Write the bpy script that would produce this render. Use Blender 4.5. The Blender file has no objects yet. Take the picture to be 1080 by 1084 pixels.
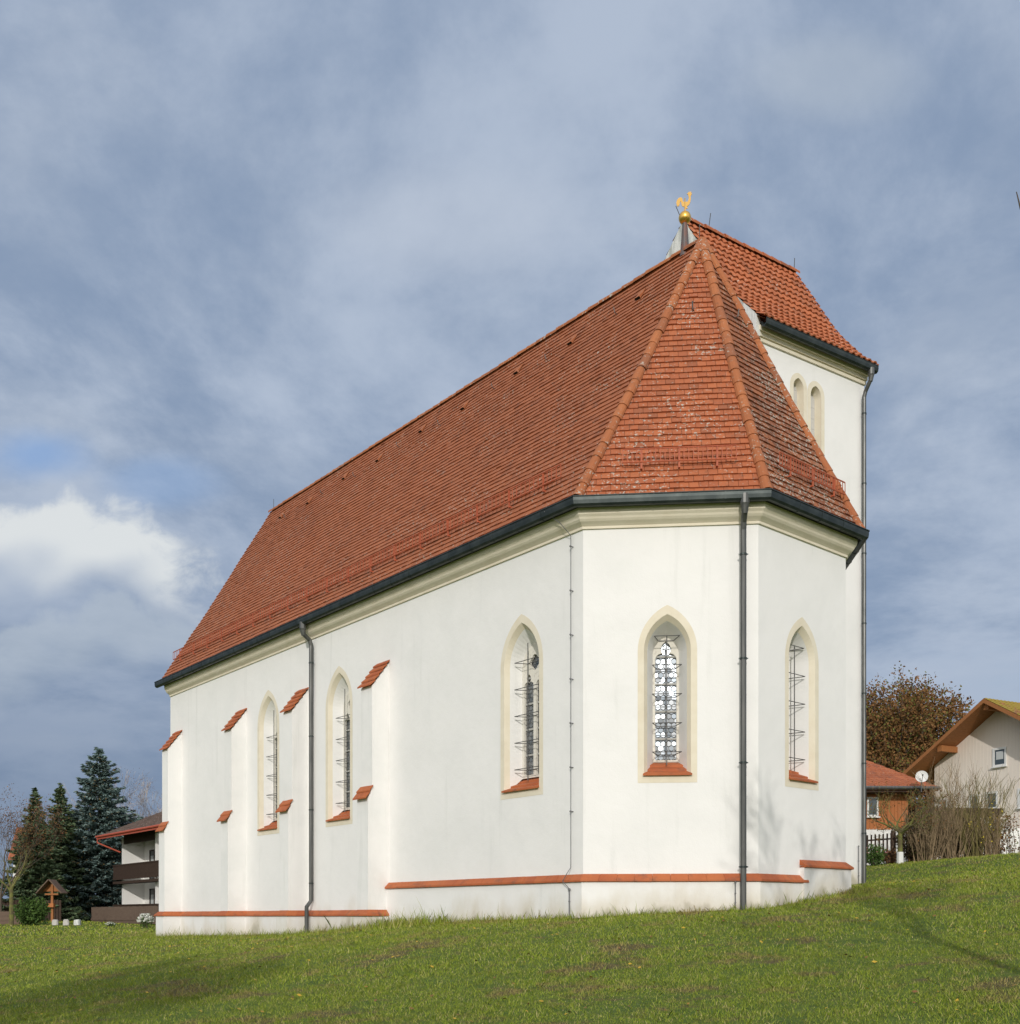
import bpy, bmesh, math, random
import numpy as np
from mathutils import Vector, Matrix
from mathutils.geometry import tessellate_polygon
random.seed(7)
rng = np.random.default_rng(11)
R = math.radians
scene = bpy.context.scene
col = scene.collection

# ------------------------------------------------------------------ camera (eye at the origin, level, vertical shift)
F_PX = 1114.8
cam_d = bpy.data.cameras.new('camera')
cam = bpy.data.objects.new('camera', cam_d); col.objects.link(cam)
cam.rotation_euler = (R(90), 0, 0)
cam_d.sensor_fit = 'HORIZONTAL'; cam_d.sensor_width = 36
cam_d.lens = F_PX / 1080 * 36
cam_d.shift_y = (970 - 542) / 1080
cam_d.clip_start = .1; cam_d.clip_end = 3000
scene.camera = cam

# ------------------------------------------------------------------ sun and sky
SUN_EL, SUN_AZ = 20, -4          # azimuth: degrees to the right of straight behind the camera
sdir = Vector((math.sin(R(SUN_AZ)) * math.cos(R(SUN_EL)), -math.cos(R(SUN_AZ)) * math.cos(R(SUN_EL)), math.sin(R(SUN_EL))))
sl = bpy.data.lights.new('sun', 'SUN'); sun = bpy.data.objects.new('sun', sl); col.objects.link(sun)
sl.energy = 2.0; sl.angle = R(.55); sl.color = (1, .95, .88)
sun.rotation_euler = sdir.to_track_quat('Z', 'Y').to_euler()
sun.location = (20, -30, 30)

world = bpy.data.worlds.new('World'); scene.world = world; world.use_nodes = True
wt = world.node_tree; wt.nodes.clear()
class NT:
    def __init__(s, t): s.t = t
    def n(s, ty, **k):
        nd = s.t.nodes.new(ty)
        for a, b in k.items():
            if a.startswith('i_'):
                key = a[2:]; key = int(key) if key.isdigit() else key.replace('_', ' ')
                if isinstance(b, bpy.types.NodeSocket): s.t.links.new(b, nd.inputs[key])
                else: nd.inputs[key].default_value = b
            else: setattr(nd, a, b)
        return nd
    def l(s, a, b): s.t.links.new(a, b)
    def math(s, op, a, b=None, c=None, clamp=False):
        nd = s.t.nodes.new('ShaderNodeMath'); nd.operation = op; nd.use_clamp = clamp
        for i, x in enumerate((a, b, c)):
            if x is None: continue
            if isinstance(x, bpy.types.NodeSocket): s.t.links.new(x, nd.inputs[i])
            else: nd.inputs[i].default_value = x
        return nd.outputs[0]
    def mix(s, f, a, b, mode='MIX'):
        nd = s.t.nodes.new('ShaderNodeMix'); nd.data_type = 'RGBA'; nd.blend_type = mode
        for i, x in ((0, f), (6, a), (7, b)):
            if isinstance(x, bpy.types.NodeSocket): s.t.links.new(x, nd.inputs[i])
            elif i == 0: nd.inputs[0].default_value = x
            else: nd.inputs[i].default_value = (*x, 1)
        return nd.outputs[2]
    def noise(s, vec, scale, detail=4, rough=.55, dist=0.):
        nd = s.n('ShaderNodeTexNoise', i_Scale=scale, i_Detail=detail, i_Roughness=rough, i_Distortion=dist)
        if vec is not None: s.l(vec, nd.inputs['Vector'])
        return nd.outputs[0]
    def ramp(s, f, a, b, lo=0., hi=1.):
        nd = s.n('ShaderNodeMapRange', i_1=a, i_2=b, i_3=lo, i_4=hi); nd.clamp = True
        nd.interpolation_type = 'SMOOTHSTEP'
        s.l(f, nd.inputs[0]); return nd.outputs[0]

w_ = NT(wt)
sky = w_.n('ShaderNodeTexSky', sky_type='NISHITA', sun_disc=False, sun_elevation=R(SUN_EL), sun_rotation=R(180 - SUN_AZ),
           air_density=1.0, dust_density=1.2, ozone_density=1.5)
tc = w_.n('ShaderNodeTexCoord')
sep = w_.n('ShaderNodeSeparateXYZ'); w_.l(tc.outputs['Generated'], sep.inputs[0])
zz = w_.math('ADD', w_.math('MAXIMUM', sep.outputs[2], 0.), .22)
comb = w_.n('ShaderNodeCombineXYZ', i_X=w_.math('DIVIDE', sep.outputs[0], zz), i_Y=w_.math('DIVIDE', sep.outputs[1], zz), i_Z=0.)
cv = comb.outputs[0]
n1 = w_.noise(cv, 1.5, 8, .62, .25)
n2 = w_.noise(cv, 2.6, 7, .56, .3)
n3 = w_.noise(cv, .55, 3, .5, .0)
c_a = w_.mix(w_.ramp(n1, .40, .62), (.25, .33, .47), (.45, .525, .65))
c_b = w_.mix(w_.ramp(n2, .48, .76, 0, .45), c_a, (.58, .64, .73))
# heavier cloud low down and to the left, thinner to the right
alt = w_.ramp(sep.outputs[2], .0, .42)
lft = w_.ramp(sep.outputs[0], .35, -.45)
heavy = w_.math('MULTIPLY', w_.math('SUBTRACT', 1.0, alt), w_.math('ADD', .30, w_.math('MULTIPLY', lft, .65)))
c_c = w_.mix(w_.math('MULTIPLY', heavy, .9), c_b, (.155, .215, .335))
# bright cumulus bank low on the left
def blob(ax, el, ra, re, amp):
    # ax: azimuth tangent (x/y), el: elevation tangent (z/y) of a cloud's middle
    xt = w_.math('DIVIDE', sep.outputs[0], w_.math('MAXIMUM', sep.outputs[1], .05))
    zt = w_.math('DIVIDE', sep.outputs[2], w_.math('MAXIMUM', sep.outputs[1], .05))
    wob = w_.math('MULTIPLY', w_.math('SUBTRACT', n2, .5), .9)
    dx = w_.math('DIVIDE', w_.math('SUBTRACT', xt, ax), ra); dz = w_.math('DIVIDE', w_.math('SUBTRACT', zt, el), re)
    d = w_.math('SQRT', w_.math('ADD', w_.math('MULTIPLY', dx, dx), w_.math('MULTIPLY', dz, dz)))
    return w_.math('MULTIPLY', w_.ramp(w_.math('ADD', d, w_.math('MULTIPLY', wob, 1.6)), 1.15, .25), amp)
def bank(ax, el, ra, re, amp):
    """a cumulus bank: lumpy crisp top, soft shaded base"""
    xt = w_.math('DIVIDE', sep.outputs[0], w_.math('MAXIMUM', sep.outputs[1], .05))
    zt = w_.math('DIVIDE', sep.outputs[2], w_.math('MAXIMUM', sep.outputs[1], .05))
    cxz = w_.n('ShaderNodeCombineXYZ', i_X=xt, i_Y=w_.math('MULTIPLY', zt, 1.3), i_Z=0.)
    big = w_.noise(cxz.outputs[0], 7.5, 2, .5, .1); bil = w_.noise(cxz.outputs[0], 26, 6, .62, .3)
    dx = w_.math('DIVIDE', w_.math('SUBTRACT', xt, ax), ra)
    lump = w_.math('ADD', w_.math('MULTIPLY', w_.math('SUBTRACT', big, .5), .20), w_.math('MULTIPLY', w_.math('SUBTRACT', bil, .5), .05))
    dome = w_.math('MULTIPLY', w_.math('MULTIPLY', dx, dx), -.045)
    dzr = w_.math('SUBTRACT', w_.math('SUBTRACT', zt, el), w_.math('ADD', lump, dome))
    top = w_.ramp(dzr, .016, -.008)
    bot = w_.ramp(w_.math('ADD', dzr, w_.math('MULTIPLY', bil, .06)), -re, .01)
    side = w_.ramp(w_.math('ADD', w_.math('ABSOLUTE', dx), w_.math('MULTIPLY', w_.math('SUBTRACT', bil, .5), .9)), 1.1, .6)
    return w_.math('MULTIPLY', w_.math('MULTIPLY', top, bot), w_.math('MULTIPLY', side, amp))
c_c = w_.mix(blob(-.45, .44, .07, .035, .8), c_c, (.25, .40, .68))
c_c = w_.mix(blob(-.33, .415, .07, .03, .5), c_c, (.27, .41, .66))
c_d = w_.mix(bank(-.44, .395, .155, .065, 1.0), c_c, (.74, .77, .78))
c_d = w_.mix(bank(-.38, .295, .16, .05, .45), c_d, (.50, .56, .62))
c_d = w_.mix(blob(-.05, .66, .16, .07, .5), c_d, (.56, .62, .72))
c_d = w_.mix(blob(.31, .80, .10, .05, .40), c_d, (.55, .61, .68))
# cloud glow round the sun, unseen behind the camera, widened to fill-light the walls
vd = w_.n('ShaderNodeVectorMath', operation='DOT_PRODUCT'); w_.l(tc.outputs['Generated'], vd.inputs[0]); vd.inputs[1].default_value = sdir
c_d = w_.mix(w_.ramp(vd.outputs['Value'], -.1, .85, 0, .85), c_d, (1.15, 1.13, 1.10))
gap = w_.math('MULTIPLY', w_.ramp(n3, .52, .68), w_.ramp(n2, .6, .4))
bg1 = w_.n('ShaderNodeBackground', i_Strength=.10); w_.l(sky.outputs[0], bg1.inputs[0])
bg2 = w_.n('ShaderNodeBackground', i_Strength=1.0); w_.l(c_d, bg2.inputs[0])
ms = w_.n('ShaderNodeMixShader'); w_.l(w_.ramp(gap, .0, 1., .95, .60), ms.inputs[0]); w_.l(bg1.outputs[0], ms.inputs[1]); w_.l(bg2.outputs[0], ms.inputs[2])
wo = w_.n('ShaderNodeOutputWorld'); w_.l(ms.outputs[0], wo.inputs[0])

scene.render.engine = 'CYCLES'
scene.view_settings.view_transform = 'Standard'; scene.view_settings.look = 'None'
scene.view_settings.exposure = 0; scene.view_settings.gamma = 1

# ------------------------------------------------------------------ materials
def mat(name, base, rough=.8, metal=0., fn=None, spec=.3, sheen=0):
    m = bpy.data.materials.new(name); m.use_nodes = True
    t = NT(m.node_tree); p = m.node_tree.nodes['Principled BSDF']
    p.inputs['Base Color'].default_value = (*base, 1); p.inputs['Roughness'].default_value = rough
    p.inputs['Metallic'].default_value = metal; p.inputs['Specular IOR Level'].default_value = spec
    g = t.n('ShaderNodeNewGeometry'); t.pos = g.outputs['Position']; t.geo = g; t.p = p
    if fn:
        c = fn(t)
        if c is not None: t.l(c, p.inputs['Base Color'])
    return m
def bump(t, h, strength, dist):
    b = t.n('ShaderNodeBump', i_Strength=strength, i_Distance=dist); t.l(h, b.inputs['Height']); t.l(b.outputs[0], t.p.inputs['Normal'])
def rnd(t): return t.geo.outputs['Random Per Island']
def mapv(t, sx, sy, sz):
    m = t.n('ShaderNodeMapping'); m.inputs['Scale'].default_value = (sx, sy, sz); t.l(t.pos, m.inputs[0]); return m.outputs[0]

def f_plaster(a, b, stain=True):
    def fn(t):
        n = t.noise(t.pos, .9, 6, .6); s = t.noise(mapv(t, 3.2, 3.2, .25), 1.2, 5, .6)
        c = t.mix(t.ramp(n, .35, .75), a, b)
        c = t.mix(t.ramp(s, .56, .80, 0, .30), c, (.58, .59, .56))
        if stain:
            sp = t.n('ShaderNodeSeparateXYZ'); t.l(t.pos, sp.inputs[0])
            zz = t.math('ADD', t.math('SUBTRACT', t.math('SUBTRACT', t.math('SUBTRACT', sp.outputs[2], -.597), t.math('MULTIPLY', sp.outputs[0], .0799)), t.math('MULTIPLY', sp.outputs[1], .0232)), t.math('MULTIPLY', t.math('SUBTRACT', t.noise(mapv(t, 1.6, 1.6, .8), 1., 5), .5), 1.3))
            c = t.mix(t.ramp(zz, .60, -.15, 0, .62), c, (.56, .48, .33)); c = t.mix(t.ramp(zz, .12, -.10, 0, .5), c, (.30, .28, .20))
        fine = t.noise(t.pos, 38, 4, .6); big = t.noise(t.pos, 1.6, 3)
        bump(t, t.math('ADD', t.math('MULTIPLY', fine, .16), big), .35, .05)
        return c
    return fn
M = {}
M['plaster'] = mat('white_plaster', (.8, .79, .76), .9, fn=f_plaster((.865, .855, .84), (.82, .815, .80)))
M['plaster_but'] = mat('weathered_plaster', (.8, .79, .76), .9, fn=f_plaster((.865, .855, .84), (.79, .79, .775)))
def f_cream(t):
    n = t.noise(t.pos, 3.5, 5); bump(t, t.noise(t.pos, 30, 4), .2, .01)
    return t.mix(t.ramp(n, .35, .7), (.79, .725, .59), (.74, .67, .53))
M['cream'] = mat('cream_paint', (.74, .66, .49), .85, fn=f_cream)
def f_gable(t):
    s = t.noise(mapv(t, 3, 3, .5), 1.3, 6, .65)
    bump(t, t.noise(t.pos, 12, 5), .4, .03)
    return t.mix(t.ramp(s, .42, .62), (.76, .77, .74), (.46, .48, .46))
M['gable'] = mat('weathered_gable_plaster', (.6, .6, .58), .95, fn=f_gable)

def f_tile(c1, c2, c3, lichen, moss=0.):
    def fn(t):
        r = rnd(t)
        c = t.mix(t.ramp(r, 0, .8), c1, c2); c = t.mix(t.ramp(r, .86, 1., 0, .65), c, c3)
        n = t.noise(t.pos, .6, 5, .6); c = t.mix(t.ramp(n, .45, .75, 0, .35), c, c3)
        d = t.noise(t.pos, 9, 4, .6); c = t.mix(t.ramp(d, .50, .8, 0, .45), c, (.10, .065, .045))
        zone = t.ramp(t.noise(t.pos, .8, 3), .35, .65, .25, 1.)
        vor = t.n('ShaderNodeTexVoronoi', i_Scale=11.); t.l(t.pos, vor.inputs['Vector'])
        spn = t.noise(t.pos, 17, 3, .6)
        spot = t.math('MULTIPLY', t.ramp(t.math('ADD', spn, t.math('MULTIPLY', zone, .06)), .70 - lichen, .74 - lichen), zone)
        c = t.mix(t.math('MULTIPLY', spot, .85), c, (.50, .50, .44))
        if moss:
            mn = t.noise(t.pos, .9, 4); mf = t.noise(t.pos, 14, 4, .7)
            c = t.mix(t.ramp(t.math('ADD', mn, t.math('MULTIPLY', mf, .5)), .86 - moss, .92 - moss, 0, .8), c, (.30, .24, .035))
        bump(t, t.noise(t.pos, 45, 4), .4, .01)
        return c
    return fn
M['tile_nave'] = mat('nave_clay_tiles', (.4, .13, .06), .75, fn=f_tile((.40, .140, .064), (.355, .120, .054), (.26, .095, .05), .03))
M['tile_apse'] = mat('apse_lichened_tiles', (.45, .13, .05), .75, fn=f_tile((.45, .140, .058), (.38, .115, .050), (.28, .10, .05), .065))
M['tile_apse_old'] = mat('weathered_east_tiles', (.4, .13, .06), .8, fn=f_tile((.35, .125, .055), (.25, .09, .045), (.15, .07, .04), .10))
M['tile_cap'] = mat('ridge_cap_tiles', (.42, .13, .06), .75, fn=f_tile((.44, .155, .06), (.37, .125, .05), (.27, .11, .06), .05))
M['tile_tower'] = mat('tower_pantiles', (.5, .16, .07), .7, fn=f_tile((.48, .150, .06), (.41, .125, .05), (.27, .10, .05), .03))
def f_terra(t):
    n = t.noise(t.pos, 2.2, 5); r = rnd(t)
    c = t.mix(t.ramp(n, .35, .7), (.45, .125, .045), (.36, .09, .035)); c = t.mix(t.math('MULTIPLY', r, .4), c, (.52, .17, .06))
    c = t.mix(t.ramp(t.noise(t.pos, 5, 6, .65), .50, .72, 0, .6), c, (.16, .08, .055))
    bump(t, t.noise(t.pos, 30, 4), .3, .01); return c
M['terra'] = mat('terracotta', (.45, .13, .05), .7, fn=f_terra)
def f_metal(t):
    n = t.noise(t.pos, 4, 5); return t.mix(t.ramp(n, .35, .7), (.035, .045, .045), (.06, .072, .07))
M['gutter'] = mat('dark_zinc', (.04, .05, .05), .45, .5, fn=f_metal)
M['pipe'] = mat('grey_zinc', (.12, .125, .12), .45, .6, fn=lambda t: t.mix(t.ramp(t.noise(mapv(t, 8, 8, .8), 2., 4), .3, .7), (.095, .10, .098), (.155, .155, .15)))
M['iron'] = mat('grey_iron', (.12, .12, .12), .6, .3)
M['wire'] = mat('steel_wire', (.22, .22, .23), .5, .5)
M['guard'] = mat('red_painted_guard', (.36, .09, .05), .6, fn=lambda t: t.mix(t.ramp(t.noise(t.pos, 6, 3), .3, .7), (.40, .10, .05), (.48, .125, .06)))
M['gold'] = mat('gilded', (.86, .52, .12), .32, .9)
M['goldm'] = mat('gilded_matt', (.60, .37, .11), .6, .35)
M['copper'] = mat('dark_copper', (.16, .10, .085), .5, .3, fn=lambda t: t.mix(t.ramp(t.noise(mapv(t, 6, 6, 1), 2., 4), .4, .6), (.20, .10, .08), (.13, .12, .12)))
M['stone'] = mat('pale_tracery_stone', (.72, .69, .62), .85, fn=lambda t: t.mix(t.ramp(t.noise(t.pos, 12, 5), .55, .72, 0, .55), (.74, .71, .64), (.33, .29, .25)))
def f_glass(t):
    r = rnd(t); return t.mix(r, (.13, .155, .18), (.26, .275, .29))
M['glass'] = mat('leaded_glass', (.2, .22, .24), .22, .8, fn=f_glass, spec=.8)
M['lead'] = mat('lead_cames', (.42, .42, .40), .7)
M['louver'] = mat('pale_shutter_boards', (.55, .54, .52), .8)
M['dark'] = mat('dark_opening', (.02, .02, .02), .9)

# ------------------------------------------------------------------ mesh building
class MB:
    def __init__(s): s.v = []; s.f = []; s.m = []
    def add(s, vs, fs, mi=0):
        o = len(s.v); s.v.extend([tuple(p) for p in vs]); s.f.extend([tuple(i + o for i in f) for f in fs]); s.m.extend([mi] * len(fs))
    def box8(s, c, mi=0):   # 4 bottom corners (ccw) then 4 top corners
        s.add(c, [(3, 2, 1, 0), (4, 5, 6, 7), (0, 1, 5, 4), (1, 2, 6, 5), (2, 3, 7, 6), (3, 0, 4, 7)], mi)
    def box(s, p, a, b, c, mi=0):   # origin + three edge vectors
        p, a, b, c = map(Vector, (p, a, b, c))
        if a.cross(b).dot(c) < 0: a, b = b, a
        s.box8([p, p + a, p + a + b, p + b, p + c, p + a + c, p + a + b + c, p + b + c], mi)
    def cbox(s, x0, x1, y0, y1, z0, z1, mi=0): s.box((x0, y0, z0), (x1 - x0, 0, 0), (0, y1 - y0, 0), (0, 0, z1 - z0), mi)
    def tube(s, pts, rad, n=8, mi=0, cap=True):
        pts = [Vector(p) for p in pts]; rads = rad if isinstance(rad, (list, tuple)) else [rad] * len(pts)
        rings = []; up = None
        for i, p in enumerate(pts):
            d = (pts[min(i + 1, len(pts) - 1)] - pts[max(i - 1, 0)]).normalized()
            if up is None: up = Vector((0, 0, 1)) if abs(d.z) < .9 else Vector((1, 0, 0))
            a = d.cross(up); a = a.normalized() if a.length > 1e-6 else d.orthogonal().normalized()
            b = a.cross(d).normalized(); up = b
            rings.append([p + (a * math.cos(2 * math.pi * k / n) + b * math.sin(2 * math.pi * k / n)) * rads[i] for k in range(n)])
        vs = [q for r in rings for q in r]; fs = []
        for i in range(len(pts) - 1):
            for k in range(n): fs.append((i * n + k, i * n + (k + 1) % n, (i + 1) * n + (k + 1) % n, (i + 1) * n + k))
        if cap: fs += [tuple(range(n))[::-1], tuple((len(pts) - 1) * n + k for k in range(n))]
        s.add(vs, fs, mi)
    def sphere(s, c, r, nu=16, nv=10, sz=1., mi=0):
        vs = []; fs = []
        for j in range(nv + 1):
            th = math.pi * j / nv
            for i in range(nu):
                ph = 2 * math.pi * i / nu
                vs.append((c[0] + r * math.sin(th) * math.cos(ph), c[1] + r * math.sin(th) * math.sin(ph), c[2] + sz * r * math.cos(th)))
        for j in range(nv):
            for i in range(nu): fs.append((j * nu + i, (j + 1) * nu + i, (j + 1) * nu + (i + 1) % nu, j * nu + (i + 1) % nu))
        s.add(vs, fs, mi)
    def build(s, name, mats, parent=None, smooth=False):
        if not isinstance(mats, (list, tuple)): mats = [mats]
        off = Vector(parent_loc(parent))
        me = bpy.data.meshes.new(name)
        me.from_pydata([(p[0] - off.x, p[1] - off.y, p[2] - off.z) for p in s.v], [], s.f)
        for m in mats: me.materials.append(m)
        if len(mats) > 1: me.polygons.foreach_set('material_index', s.m)
        if smooth: me.polygons.foreach_set('use_smooth', [True] * len(me.polygons))
        me.update()
        o = bpy.data.objects.new(name, me); col.objects.link(o)
        if parent: o.parent = parent
        return o
def parent_loc(p):
    l = Vector((0, 0, 0))
    while p: l = l + p.location; p = p.parent
    return l
def tag(o, label=None, cat=None, group=None, kind=None):
    if label: o['label'] = label
    if cat: o['category'] = cat
    if group: o['group'] = group
    if kind: o['kind'] = kind
    return o
def empty(name, loc):
    o = bpy.data.objects.new(name, None); o.location = loc; o.empty_display_size = .5; col.objects.link(o); return o
def np_mesh(name, V, Fc, mats, parent=None):
    """V (n,3) float, Fc (m,k) int"""
    off = parent_loc(parent); V = np.asarray(V, dtype=np.float32) - np.array(off, dtype=np.float32)
    me = bpy.data.meshes.new(name); k = Fc.shape[1]
    me.vertices.add(len(V)); me.vertices.foreach_set('co', V.ravel())
    me.loops.add(Fc.size); me.loops.foreach_set('vertex_index', Fc.astype(np.int32).ravel())
    me.polygons.add(len(Fc)); me.polygons.foreach_set('loop_start', np.arange(0, Fc.size, k, dtype=np.int32))
    me.polygons.foreach_set('loop_total', np.full(len(Fc), k, dtype=np.int32))
    me.update(calc_edges=True); me.materials.append(mats)
    o = bpy.data.objects.new(name, me); col.objects.link(o)
    if parent: o.parent = parent
    return o

# ------------------------------------------------------------------ frames of the church
U = Vector((-.6416, .7670, 0)); V_ = Vector((.7670, .6416, 0)); O = Vector((1.362, 19.613, 0)); Zv = Vector((0, 0, 1))
def P(u, v, h=0.): return O + U * u + V_ * v + Zv * h
S1, S2, L, W2, UA, HR = 3.2105, 2.8504, 19.5, 3.695, .24, 14.20
K = .70710678
poly = [(L, 0), (0, 0), (-S1 * K, S1 * K), (-S1 * K, S1 * K + S2), (0, 2 * W2), (L, 2 * W2)]     # from NW corner round the east end
def offset_path(pts, d, closed=False):
    """offset outward (right of travel direction mapped in u,v) ; pts in (u,v)"""
    out = []; n = len(pts)
    def nrm(a, b):
        dx, dy = b[0] - a[0], b[1] - a[1]; l = math.hypot(dx, dy); return (dy / l, -dx / l)
    for i in range(n):
        a = pts[i - 1] if (i > 0 or closed) else None; b = pts[i]; c = pts[(i + 1) % n] if (i < n - 1 or closed) else None
        n1 = nrm(a, b) if a else None; n2 = nrm(b, c) if c else None
        if n1 is None: m = n2
        elif n2 is None: m = n1
        else:
            k = 1 + n1[0] * n2[0] + n1[1] * n2[1]; m = ((n1[0] + n2[0]) / k, (n1[1] + n2[1]) / k)
        out.append((b[0] + m[0] * d, b[1] + m[1] * d))
    return out
# sign check: travelling from (L,0) to (0,0) the outside is v<0
_s = 1 if offset_path([(L, 0), (0, 0)], 1)[0][1] < 0 else -1
def off(pts, d, closed=False): return offset_path(pts, d * _s, closed)
def sweep(mb, pts, profile, closed=False, caps=True, mi=0, PF=None, offf=None):
    """profile: list of (outward, h)"""
    PF = PF or P; offf = offf or off
    cols = [offf(pts, o, closed) for o, h in profile]; n = len(pts); k = len(profile)
    vs = [PF(cols[j][i][0], cols[j][i][1], profile[j][1]) for i in range(n) for j in range(k)]; fs = []
    for i in range(n if closed else n - 1):
        for j in range(k):
            i2 = (i + 1) % n; j2 = (j + 1) % k
            fs.append((i * k + j, i2 * k + j, i2 * k + j2, i * k + j2))
    if caps and not closed: fs += [tuple(range(k)), tuple((n - 1) * k + j for j in range(k))[::-1]]
    mb.add(vs, fs, mi)

# ------------------------------------------------------------------ ground
CTRL = [(0, 0, -1.6), (-6, 0, -1.75), (6, 0, -1.25), (0, -10, -2.1), (1.3, 19.5, -.05), (3.6, 19.3, .08), (4.6, 20.0, .18), (6.1, 21.3, .42), (9.9, 28.6, .92),
        (8.0, 24.5, .66), (-2.4, 24.2, -.20), (-5.0, 27.2, -.42), (-11.7, 34.4, -.68), (-8.0, 31., -.55),
        (-3, 14, -.95), (4, 12, -.66), (8, 14, -.05), (12, 22, 1.05), (20, 34, 2.3), (12.3, 36, 1.68), (13.8, 36, 1.84), (18, 24, 1.85), (17.5, 37, 2.12), (14, 44, 1.95), (24, 50, 2.1), (24, 62, 1.6), (16, 55, 1.8),
        (-8, 16, -1.25), (-14, 26, -1.12), (-20, 45, -.70), (-30, 66, -.38), (-36, 72, -.36), (-26, 72, -.38), (-15, 50, -.7), (0, 60, -.2), (-40, 30, -1.1), (30, 10, 2.0), (-25, 5, -1.9), (25, -10, 1.5), (-10, -15, -2.4), (45, 60, 1.0), (-60, 100, -.5), (60, 110, -.5), (0, 110, -.5), (60, 20, 1.0), (-70, 40, -1.), (-60, -20, -2.), (50, -30, 0.)]
cp = np.array(CTRL, dtype=float)
def phi(r): return r                     # linear kernel: gentle, no overshoot
_A = np.linalg.norm(cp[:, None, :2] - cp[None, :, :2], axis=2)
_n = len(cp); _B = np.zeros((_n + 1, _n + 1)); _B[:_n, :_n] = -np.sqrt(_A ** 2 + 9.); _B[:_n, _n] = 1; _B[_n, :_n] = 1
_w = np.linalg.solve(_B, np.append(cp[:, 2], 0))
def ground(x, y):
    x = np.asarray(x, dtype=float); y = np.asarray(y, dtype=float)
    d = np.sqrt((x[..., None] - cp[:, 0]) ** 2 + (y[..., None] - cp[:, 1]) ** 2 + 9.)
    h = -(d @ _w[:_n]) + _w[_n]
    r = np.sqrt(x ** 2 + (y - 30) ** 2); k = np.clip((r - 75) / 60, 0, 1); k = k * k * (3 - 2 * k)
    return h * (1 - k) + (-.6) * k
def gz(x, y): return float(ground(np.array([x]), np.array([y]))[0])

def f_grass(t):
    a = t.noise(t.pos, .75, 5, .65); b = t.noise(t.pos, 2.5, 6, .65); c = t.noise(t.pos, 14, 5, .7); d = t.noise(t.pos, 60, 3, .7)
    col_ = t.mix(t.ramp(b, .35, .68), (.095, .155, .018), (.16, .21, .026))
    col_ = t.mix(t.ramp(c, .42, .68, 0, .6), col_, (.040, .070, .012))
    col_ = t.mix(t.ramp(t.math('ADD', a, t.math('MULTIPLY', b, .6)), .82, .96, 0, .8), col_, (.125, .085, .045))
    col_ = t.mix(t.ramp(d, .55, .75, 0, .45), col_, (.17, .19, .05))
    bump(t, t.math('ADD', t.math('MULTIPLY', c, 1.), t.math('MULTIPLY', d, .5)), .8, .06)
    return col_
M['ground'] = mat('lawn_soil', (.09, .12, .03), .95, fn=f_grass)
def f_blade(t):
    r = rnd(t); a = t.noise(t.pos, .75, 5, .65); b = t.noise(t.pos, 2.5, 6, .65)
    c = t.mix(r, (.165, .245, .014), (.35, .39, .040))
    c = t.mix(t.ramp(r, .80, .95), c, (.46, .40, .17))
    c = t.mix(t.ramp(t.math('ADD', a, t.math('MULTIPLY', b, .6)), .82, .96, 0, .75), c, (.36, .26, .11))
    c = t.mix(t.ramp(b, .55, .72, 0, .5), c, (.085, .165, .014)); c = t.mix(t.ramp(t.noise(t.pos, 6.5, 4, .65), .46, .68, 0, .55), c, (.15, .16, .035))
    return c
M['blade'] = mat('grass_blades', (.1, .16, .03), .6, fn=f_blade)
xs = np.concatenate([np.linspace(-1500, -90, 12), np.linspace(-80, 80, 161), np.linspace(90, 1500, 12)])
ys = np.concatenate([np.linspace(-600, -50, 7), np.linspace(-40, 120, 161), np.linspace(130, 2000, 14)])
GX, GY = np.meshgrid(xs, ys, indexing='ij'); GZ = ground(GX, GY)
nx, ny = len(xs), len(ys); idx = np.arange(nx * ny).reshape(nx, ny)
Fg = np.stack([idx[:-1, :-1], idx[1:, :-1], idx[1:, 1:], idx[:-1, 1:]], -1).reshape(-1, 4)
g = np_mesh('ground', np.stack([GX, GY, GZ], -1).reshape(-1, 3), Fg, M['ground']); tag(g, kind='structure')
g.data.polygons.foreach_set('use_smooth', [True] * len(g.data.polygons))

# ------------------------------------------------------------------ church
church = empty('church', P(8, 3.7, -.6))
tag(church, 'white plastered village church with red tiled roof, square saddleback tower and polygonal east end', 'church')

def arch(cx, b, hb, ha, rise=None, n=10):
    """pointed-arch outline, bottom-left, up the left, apex, down the right"""
    rise = rise or 1.55 * b; hs = ha - rise; Rr = (b * b + rise * rise) / (2 * b)
    pts = [(cx - b, hb)]
    a1 = math.atan2(rise, Rr - b)
    for i in range(n + 1):
        a = a1 * i / n; pts.append((cx - b + Rr - Rr * math.cos(a), hs + Rr * math.sin(a)))
    for i in range(n - 1, -1, -1):
        a = a1 * i / n; pts.append((cx + b - Rr + Rr * math.cos(a), hs + Rr * math.sin(a)))
    pts.append((cx + b, hb)); return pts
def tess(outer, holes):
    ls = [[Vector((x, y, 0)) for x, y in l] for l in [outer] + holes]
    flat = [p for l in ls for p in l]
    return flat, tessellate_polygon(ls)
def wall_face(mb, A, D, N, outer, holes, d=0., mi=0):
    """A origin, D direction along the wall, N outward normal, 2-D polygons in (t,h)"""
    flat, tr = tess(outer, holes)
    vs = [A + D * p.x + Zv * p.y + N * d for p in flat]; fs = []
    for t in tr:
        a, b, c = [vs[i] for i in t]
        fs.append(t if (b - a).cross(c - a).dot(N) > 0 else (t[0], t[2], t[1]))
    mb.add(vs, fs, mi)
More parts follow.
